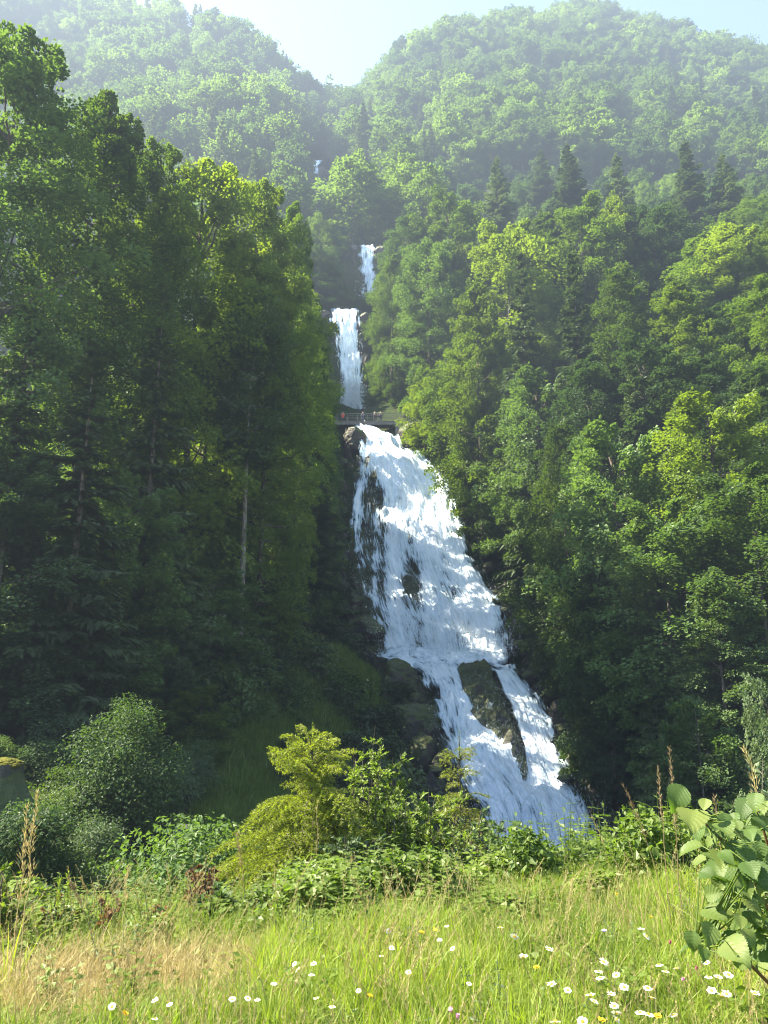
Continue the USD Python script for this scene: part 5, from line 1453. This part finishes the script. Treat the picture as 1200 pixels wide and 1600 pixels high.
for px, top, D, R, H, n, lf, mt, lab in ((205, 1122, 20.5, 2.0, 4.4, 22000, .085, 'maple', 'big rounded bush with grey-green leaves on the shaded left bank'), (95, 1150, 25, 2.2, 2.6, 11000, .10, 'maple', 'low spreading bush left of the big rounded one'), (20, 1165, 27, 2.0, 2.6, 9000, .10, 'dark', 'dark bush behind the mossy stump at the left picture edge'), (150, 1290, 16.5, 1.0, 1.6, 5000, .06, 'grey', 'twiggy grey bush at the foot of the big rounded bush'), (330, 1290, 20, 1.2, 1.9, 7000, .075, 'beech', 'low green bush right of the dark stone slab'), (300, 1352, 15.5, .9, .9, 4500, .06, 'beech', 'low leafy bush in front of the dark stone slab'), (52, 1262, 13.6, 1.1, 1.3, 6000, .07, 'dark', 'low dark bush in front of the mossy stump'), (395, 1330, 15, 1.2, 1.3, 5000, .065, 'maple', 'low bush in the dip left of the bright young spruce')):
    m = round_bush(int(px + top), R, H, n, lf)
    p = at(px, top, D)
    t = thing('bush', lab, 'bush', (p[0], p[1], p[2] - H * .93))
    obj('foliage', m[0], LEAF[mt], t), obj('stems', m[1], BARK, t)
# dark stone slab
p = at(286, 1338, 17.2)
sl = trimesh.creation.box([.88, .42, 1.15])
for _ in range(5):
    sl = sl.subdivide()
v = np.array(sl.vertices)
tpr = np.clip((v[:, 2] + .25) / .9, 0, 1)
v[:, 0] = v[:, 0] * (1 - .80 * tpr) - .06 * tpr + .12 * np.clip(-v[:, 2], 0, 1)
q = meshkit.fbm(v * np.array([2.5, 2.5, 4.5]) + 5, 5, 3)
v += (.22 * (q - .5) + .10 * np.abs(meshkit.fbm(v * 5, 4, 8) - .5))[:, None] * norm(v * [1, 2.2, .6])
v[:, 1] += .3 * v[:, 2]
SLATE = M('dark_slate', {'g': ('geometry', {}), 'n': ('noise_texture', {'scale': 7.0, 'detail': 8.0, 'roughness': .7}), 'r': ('rgb_ramp', {'ramp': [(.3, (.016, .016, .018)), (.55, (.042, .04, .042)), (.75, (.10, .095, .09))]}), 'b': ('bump', {'strength': .8, 'distance': .05}), 'p': ('principled_bsdf', {'roughness': .8})}, [('g.position', 'n.vector'), ('n.fac', 'r.fac'), ('n.fac', 'b.height'), ('b.normal', 'p.normal'), ('r.color', 'p.base_color')], 'p.BSDF')
tag(obj('stone_slab', (v + p, np.array(sl.faces)), SLATE, smooth=35), 'dark grey leaning stone slab at the right foot of the big rounded bush', 'stone')
# mossy stump: broken wood below, a cushion of moss on top
p = at(2, 1192, 15.0)
th = np.linspace(0, 2 * PI, 73)[:-1]
zz = np.linspace(-1.5, 0, 46)
T_, Z_ = np.meshgrid(th, zz)
cs = np.stack([np.cos(T_) * 2.4, np.sin(T_) * 2.4, Z_ * .7], -1)
r_ = .40 * (1 + 1.3 * np.clip((-.25 - Z_) / 1.0, 0, 1) ** 1.3) * (1 + .7 * (meshkit.fbm(cs, 4, 6) - .5) + .35 * (meshkit.fbm(cs * [3, 3, .8], 4, 16) - .5))
top_ = -.16 * meshkit.fbm(np.stack([np.cos(th) * 1.6, np.sin(th) * 1.6, 0 * th], -1), 3, 12) * 2
v = np.stack([np.cos(T_) * r_, np.sin(T_) * r_, Z_ * (1 + top_[None])], -1)
i, j = np.meshgrid(np.arange(45), np.arange(72), indexing='ij')
q = np.stack([i * 72 + j, i * 72 + (j + 1) % 72, (i + 1) * 72 + (j + 1) % 72, (i + 1) * 72 + j], -1).reshape(-1, 4)
stump = thing('tree_stump', 'old tree stump with mossy top at the left picture edge', 'stump', p)
obj('wood', (v.reshape(-1, 3), np.vstack([q[:, [0, 1, 2]], q[:, [0, 2, 3]]])), MOSSROCK, stump, smooth=60)
mo = trimesh.creation.icosphere(5)
mv = np.array(mo.vertices)
mv = mv * (1 + .35 * (meshkit.fbm(mv * 2.2, 4, 4) - .5) + .25 * (meshkit.fbm(mv * 9, 3, 14) - .5))[:, None] * [.40, .40, .12] + [0, 0, -.03]
MOSS = M('moss', {'g': ('geometry', {}), 'n': ('noise_texture', {'scale': 9.0, 'detail': 8.0, 'roughness': .75}), 'r': ('rgb_ramp', {'ramp': [(.3, (.03, .04, .008)), (.5, (.11, .11, .018)), (.7, (.20, .17, .03))]}), 'b': ('bump', {'strength': 1.0, 'distance': .05}), 'p': ('principled_bsdf', {'roughness': .95, 'specular_ior_level': .1})}, [('g.position', 'n.vector'), ('n.fac', 'r.fac'), ('n.fac', 'b.height'), ('b.normal', 'p.normal'), ('r.color', 'p.base_color')], 'p.BSDF')
obj('moss_cushion', (mv, np.array(mo.faces)), MOSS, stump, smooth=True)

# ------------------------------------------------------------------ single grass stalks that stand out
def stalk(px, py, D, H, head, n, spread, lab, mat='straw', side=0, wd=.006):
    rng = np.random.default_rng(int(px * 5 + py))
    tip = at(px, py, D)
    s = np.linspace(0, 1, 12)
    base = tip + np.array([-side * H * .42, 0, -H])
    pts = base + (tip - base) * np.stack([s ** 1.7, s, s], -1) - np.array([0, 0, 1]) * (abs(side) * .10 * H * s ** 3)[:, None]
    pts[:, 0] += rng.normal(0, .004, 12)
    t = thing('grass_stalk', lab, 'grass stalk', base)
    obj('stem', tube(pts - base, np.linspace(wd, wd * .45, 12) / 2, 4), LEAF['straw' if mat == 'straw' else mat], t)
    k = 1 - head * rng.uniform(0, 1, n) ** .9
    c = np.stack([np.interp(k, s, pts[:, i]) for i in range(3)], -1)
    d = norm(np.stack([np.interp(np.minimum(k + .04, 1), s, pts[:, i]) for i in range(3)], -1) - np.stack([np.interp(k - .06, s, pts[:, i]) for i in range(3)], -1))
    o = norm(rng.normal(0, 1, (n, 3)))
    w = spread * np.clip(1.1 - (k - (1 - head)) / head, .15, 1)
    hd = leaf_cards(c - base + o * (w * rng.uniform(0, .8, n))[:, None], norm(d + o * .6), norm(rng.normal(0, 1, (n, 3))), .022 * rng.uniform(.6, 1.3, n) + spread * .25, .0055)
    obj('seed_head', hd, LEAF[mat], t)
    bl = blades(int(px), 5, H * .55, .03, .009, .5)
    obj('leaf', (bl[0], bl[1]), LEAF['grass'], t)


for a in ((58, 1238, 4.2, 1.05, .42, 150, .035, 'tallest pale grass plume at the far left'), (45, 1258, 4.25, .98, .5, 150, .045, 'bushy pale grass plume left of the tallest one'), (200, 1352, 4.6, .62, .3, 70, .012, 'upright pale grass spike near the withered dock', 'straw'), (108, 1364, 4.6, .6, .28, 60, .014, 'right one of the two short grass spikes at the left', 'grass'), (93, 1372, 4.6, .55, .28, 60, .012, 'left one of the two short grass spikes at the left', 'grass'),
          (108, 1355, 4.5, .7, .3, 80, .014, 'brown grass plume leaning left over the shaded bank', 'tan', -.8), (284, 1372, 4.8, .6, .45, 60, .03, 'green grass head arching right before the withered shrub', 'yellow', .6), (372, 1297, 5.0, .95, .22, 60, .02, 'thin brown grass wisp left of the bright young spruce', 'tan', -.25), (388, 1338, 5.0, .75, .3, 60, .014, 'pale green grass spike beside the thin brown wisp', 'grass', .15),
          (1047, 1168, 4.6, 1.15, .42, 150, .022, 'tallest brown grass plume at the right', 'tan', .02), (1028, 1195, 4.7, 1.0, .34, 90, .012, 'narrow brown grass spike left of the tallest one at the right', 'tan'), (972, 1212, 4.8, 1.0, .36, 100, .018, 'brown grass plume leaning left in front of the dark bank', 'tan', -.55), (1163, 1160, 4.0, 1.1, .32, 100, .045, 'oat-like straw plume above the hazel at the right', 'straw', -.25), (1118, 1245, 4.2, .85, .25, 80, .02, 'brown seed head just behind the hazel', 'tan'), (893, 1370, 5.2, .6, .3, 50, .014, 'short pale grass spike under the lowest cascade', 'straw', .2),
          (925, 1268, 6.2, .9, .25, 50, .012, 'thin straw leaning before the dark rocks below the right stream', 'straw', -.5), (496, 1250, 7.2, 1.3, .5, 80, .02, 'dry straw stalk standing before the bright young spruce', 'straw'), (548, 1330, 6.6, .8, .4, 80, .03, 'pale dry plume at the foot of the upright shrub', 'straw'), (640, 1352, 6.4, .7, .35, 60, .014, 'pale spike at the foot of the spreading shrub', 'straw'), (430, 1352, 5.6, .7, .4, 60, .03, 'small straw plume at the foot of the bright young spruce', 'straw')):
    stalk(*a)

# ------------------------------------------------------------------ hazel with large leaves
HAZEL = M('hazel_leaf', {'g': ('geometry', {}), 'oi': ('object_info', {}), 'n': ('noise_texture', {'scale': 9.0, 'detail': 3.0}), 'a': ('math', {'math_type': 'multiply_add', 'value2': .55}), 'b': ('math', {'math_type': 'multiply', 'value2': .45}),
    'r': ('rgb_ramp', {'ramp': [(.1, (.035, .07, .018)), (.5, (.075, .125, .030)), (.9, (.17, .20, .05))]}), 't': ('mix', {'mix_type': 'multiply', 'fac': 1.0, 'color2': (1.6, 1.9, .6)}), 'p': ('principled_bsdf', {'roughness': .52, 'specular_ior_level': .3}), 'tr': ('translucent_bsdf', {}), 'm': ('mix_closure', {'fac': .38})},
    [('g.position', 'n.vector'), ('oi.random', 'b.value1'), ('n.fac', 'a.value1'), ('b.value', 'a.value3'), ('a.value', 'r.fac'), ('r.color', 'p.base_color'), ('r.color', 't.color1'), ('t.color', 'tr.color'), ('p.BSDF', 'm.closure1'), ('tr.BSDF', 'm.closure2')], 'm.closure')


def big_leaf(rng, L):
    """Broad, pointed, pleated along its side veins, with a toothed rim."""
    nu, nv = 37, 9
    s, t = np.meshgrid(np.linspace(0, 1, nu), np.linspace(-1, 1, nv), indexing='ij')
    wd = .46 * np.sin(np.clip(s * 1.03, 0, 1) ** .72 * PI) ** .8 * (1 - .25 * s) + .002
    tooth = 1 + .06 * np.where(np.arange(nu) % 2, 1, -1)[:, None] * (np.abs(t) > .9)
    x, y = s + .10 * np.abs(t) * wd, t * wd * tooth
    z = .16 * np.abs(t) * wd + rng.uniform(.016, .032) * np.sin((s - .22 * np.abs(t)) * 2 * PI * rng.uniform(6, 8)) * (1 - .3 * np.abs(t)) * (wd > .05) - rng.uniform(.05, .5) * s ** 2 + rng.uniform(-.25, .2) * t * s + .03 * rng.normal() * t
    return np.stack([x, y, z], -1).reshape(-1, 3) * L, grid_faces(nu, nv)


rng = np.random.default_rng(64)
HZ = [(890 + 300 * rng.uniform() ** .7, 380 + 640 * rng.uniform(), rng.uniform(50, 70)) for _ in range(80)] + [(775, 285, 92), (845, 368, 100), (870, 440, 88), (955, 430, 84), (1085, 330, 88), (1165, 405, 92), (1050, 520, 84), (1100, 560, 82), (830, 515, 80), (870, 580, 72), (960, 620, 76), (935, 735, 74), (1000, 730, 80), (1090, 700, 86), (1150, 640, 90), (1180, 540, 80), (1020, 660, 78), (915, 560, 66), (1010, 480, 80), (1120, 470, 76), (1180, 790, 76), (1015, 850, 62), (1100, 810, 76), (1150, 880, 84), (1040, 1000, 86), (1065, 1060, 66), (1150, 1000, 90), (1185, 930, 80), (900, 1015, 52), (845, 960, 50), (810, 990, 48), (980, 560, 74), (1060, 610, 78), (1130, 740, 80), (1060, 770, 70), (1195, 690, 80), (1195, 620, 76), (905, 320, 52), (1140, 300, 62), (1190, 330, 62), (1000, 400, 64), (1110, 930, 74), (1170, 1070, 70), (1080, 900, 64), (970, 690, 60), (1195, 860, 70), (1060, 430, 66), (1150, 560, 70), (1195, 470, 70), (930, 480, 66)]
tips = np.array([at(800 + a / 3, 1150 + b / 3, 2.15 + rng.uniform(-.28, .32)) for a, b, _ in HZ])

B0 = np.array([at(1320, 1680, 2.3), at(1285, 1690, 2.2), at(1340, 1650, 2.4)])
stems = [np.array([B0[0], at(1235, 1490, 2.25), at(1165, 1350, 2.2), at(1085, 1270, 2.1)]), np.array([B0[2], at(1225, 1430, 2.3), at(1195, 1300, 2.25), at(1170, 1240, 2.25)]), np.array([B0[1], at(1225, 1560, 2.15), at(1150, 1485, 2.1), at(1085, 1470, 2.05)])]
hz = thing('hazel_bush', 'hazel bush with large pleated leaves at the right picture edge', 'shrub', B0[0])
dense = []
for st in stems:
    s = np.linspace(0, 1, len(st))
    q = np.linspace(0, 1, 24)
    p = np.stack([np.interp(q, s, st[:, i]) for i in range(3)], -1)
    for _ in range(3):
        p[1:-1] = (p[:-2] + 2 * p[1:-1] + p[2:]) / 4
    dense.append(p)
    obj('stem', tube(p - B0[0], np.linspace(.006, .0025, 24), 6), LEAF['brown'], hz, True)
allp = np.vstack(dense)
for (a, b, w), t in zip(HZ, tips):
    L = w / 3 * 2.35 / FPX * 1.35 * rng.uniform(.7, 1.15)
    k = np.argmin(np.linalg.norm(allp - t, axis=1) + .6 * np.maximum(0, allp[:, 2] - t[2]))
    out = norm(np.array([t[0] - allp[k, 0] - .05, (t[1] - allp[k, 1]) - .04, -.02]))
    d = norm(out + rng.normal(0, .35, 3) - [0, 0, .25])
    n_ = norm(np.array([-.1, -.45, 1.0]) + rng.normal(0, .35, 3))
    s = norm(np.cross(n_, d))
    n_ = np.cross(d, s)
    bs = t - d * L * .5
    v, f_ = big_leaf(rng, L)
    obj('leaf', (v[:, :1] * d + v[:, 1:2] * s + v[:, 2:] * n_ + bs - B0[0], f_), HAZEL, hz, True)
    if np.linalg.norm(allp[k] - bs) < .35:
        mid = (allp[k] + bs) / 2 + [0, 0, -.01]
        obj('petiole', tube(np.array([allp[k], mid, bs]) - B0[0], [.003, .002, .0016], 4), LEAF['herb'], hz)

# ------------------------------------------------------------------ meadow flowers
PETAL = M('white_petals', {'p': ('principled_bsdf', {'base_color': (.64, .64, .60), 'roughness': .6}), 't': ('translucent_bsdf', {'color': (.75, .75, .68)}), 'm': ('mix_closure', {'fac': .3})}, [('p.BSDF', 'm.closure1'), ('t.BSDF', 'm.closure2')], 'm.closure')
DISC, YPET, LILAC, PINK, MAROON = plain('yellow_disc', (.72, .42, .02)), plain('yellow_petals', (.78, .52, .01)), plain('lilac_petals', (.38, .30, .60)), plain('pink_petals', (.55, .22, .34)), plain('maroon_petals', (.22, .05, .06))


def petals(n, r0, r1, w, seed, layers=1, cup=.1):
    rng = np.random.default_rng(seed)
    P_, F_ = [], []
    for l in range(layers):
        for k in range(n):
            a = (k + .5 * l) * 2 * PI / n + rng.normal(0, .06)
            R = r1 * rng.uniform(.86, 1.06) * (1 - .25 * l)
            d, s = np.array([math.cos(a), math.sin(a), 0]), np.array([-math.sin(a), math.cos(a), 0])
            zz = rng.normal(cup, .12) * R + l * .002
            v = [d * r0, d * R * .6 - s * w / 2 + [0, 0, zz * .6], d * R * .95 - s * w * .32 + [0, 0, zz], d * R + [0, 0, zz], d * R * .95 + s * w * .32 + [0, 0, zz], d * R * .6 + s * w / 2 + [0, 0, zz * .6]]
            P_.append(np.array(v))
            F_.append(np.array([[0, 1, 5], [1, 2, 5], [2, 4, 5], [2, 3, 4]]))
    return join(list(zip(P_, F_)))


def dome(r, h, seed=1):
    m = trimesh.creation.icosphere(2, 1.0)
    v = np.array(m.vertices)
    v = v * (1 + .10 * (meshkit.noise(v * 9, seed) - .5))[:, None]
    return v * [r, r, h], np.array(m.faces)


def flower_kind(name, parts):
    p = kind_of(name)
    for nm, m, mat in parts:
        obj(nm, m, mat, p)


stem = lambda: tube(np.array([[.03, .02, -.45], [.02, .0, -.2], [0, 0, -.004]]), [.0022, .002, .0018], 4)
for j in range(3):
    flower_kind(f'daisy_{"abc"[j]}', [('petals', petals(19 + j, .006, .028, .0085, j, 1, (-.05, .12, .02)[j]), PETAL), ('disc', dome(.0095, .0075), DISC), ('stem', stem(), LEAF['grass'])])
flower_kind('hawkbit', [('petals', petals(22, .002, .017, .005, 5, 3, .25), YPET), ('disc', dome(.005, .006), DISC), ('stem', stem(), LEAF['grass'])])
flower_kind('scabious', [('petals', petals(14, .004, .018, .011, 6, 2, .1), LILAC), ('disc', dome(.011, .009), LILAC), ('stem', stem(), LEAF['grass'])])
flower_kind('clover', [('petals', petals(14, .001, .013, .006, 7, 4, .7), PINK), ('disc', dome(.009, .011), PINK), ('stem', stem(), LEAF['grass'])])
flower_kind('burnet', [('petals', petals(10, .001, .009, .004, 8, 4, 1.2), MAROON), ('disc', dome(.007, .012), MAROON), ('stem', stem(), LEAF['grass'])])

FL = [(862, 1538), (887, 1547), (935, 1518), (938, 1528), (963, 1524), (975, 1542), (1012, 1544), (955, 1553), (1018, 1559), (923, 1555), (928, 1565), (960, 1572), (963, 1583), (963, 1593), (1000, 1582), (1013, 1585), (1052, 1586), (910, 1596), (1103, 1504), (1118, 1463), (1090, 1483), (1057, 1513), (1040, 1518), (1107, 1527), (1122, 1527), (1138, 1523), (1112, 1548), (1127, 1555), (1135, 1553), (1180, 1552), (943, 1503), (858, 1483), (817, 1495), (1010, 1463), (1002, 1452), (1030, 1508), (868, 1596),
      (460, 1506), (490, 1506), (465, 1515), (487, 1524), (428, 1538), (363, 1562), (387, 1560), (402, 1563), (494, 1560), (519, 1573), (596, 1494), (612, 1481), (638, 1519), (560, 1548), (687, 1469), (698, 1447), (707, 1482), (607, 1455), (782, 1449), (804, 1463), (818, 1494), (733, 1537), (242, 1563), (265, 1570), (175, 1573), (242, 1592)]
rng = np.random.default_rng(71)


def flower(cls, name, px, py, label, group, zf=.42, s=.8):
    h = zf + rng.uniform(-.05, .05)
    a = at(px, py, 1.0) - EYE
    D = (h - EYE[2]) / a[2]
    p = at(px, py, D)
    copy_of(cls, name, label, 'flower', p, rng.uniform(0, 360), s * rng.uniform(.85, 1.1), group, rng.normal(0, 24))


for px, py in FL:
    r_ = px > 780
    flower(f'daisy_{"abc"[rng.integers(3)]}', 'daisy', px, py, f'white ox-eye daisy with yellow centre in the {"dense patch beside the hazel" if r_ else "thinly flowered meadow left of the daisy patch"}', 'daisies in the patch beside the hazel' if r_ else 'daisies scattered through the left and middle meadow', s=.7 if r_ else .5)
for px, py, lab in ((195, 1583, 'yellow hawkbit low at the left of the meadow'), (659, 1457, 'left one of two yellow hawkbits in the middle of the meadow'), (680, 1453, 'right one of two yellow hawkbits in the middle of the meadow'), (838, 1512, 'orange-yellow hawkbit left of the daisy patch'), (578, 1556, 'small yellow flower low in the middle of the meadow'), (963, 1397, 'yellow flower highest up among the herbs on the right'), (1017, 1433, 'yellow hawkbit between the herbs and the daisy patch'), (1028, 1588, 'orange-yellow flower below the daisy patch'), (940, 1594, 'yellow flower at the bottom edge under the daisies')):
    flower('hawkbit', 'hawkbit', px, py, lab, None)
flower('scabious', 'scabious', 944, 1454, 'single lilac scabious above the daisy patch', None)
for px, py, lab in ((1067, 1530, 'pink clover among the daisies'), (704, 1578, 'upper one of two pink clovers at the bottom'), (715, 1588, 'lower one of two pink clovers at the bottom')):
    flower('clover', 'clover', px, py, lab, None, .38)
for px, py, lab in ((1047, 1472, 'dark red burnet head left of the hazel'), (1088, 1513, 'dark red burnet head among the daisies')):
    flower('burnet', 'burnet', px, py, lab, None)

# ------------------------------------------------------------------ the air
if HAZE_DENSITY > 0:
    air = M('haze_air', {'v': ('principled_volume', {'color': (.49, .61, .82), 'density': HAZE_DENSITY, 'anisotropy': HAZE_ANISO})}, (), None, 'v.volume')
    zlo, zhi = float(Z.min()) - 1.5, float(Z.max()) + 36
    b = trimesh.creation.box(bounds=[[XS[0] - 5, YS[0] - 5, zlo], [XS[-1] + 5, YS[-1] + 5, zhi]])
    tag(obj('haze', b, air), 'pale morning haze filling the whole valley', 'haze', kind='stuff')
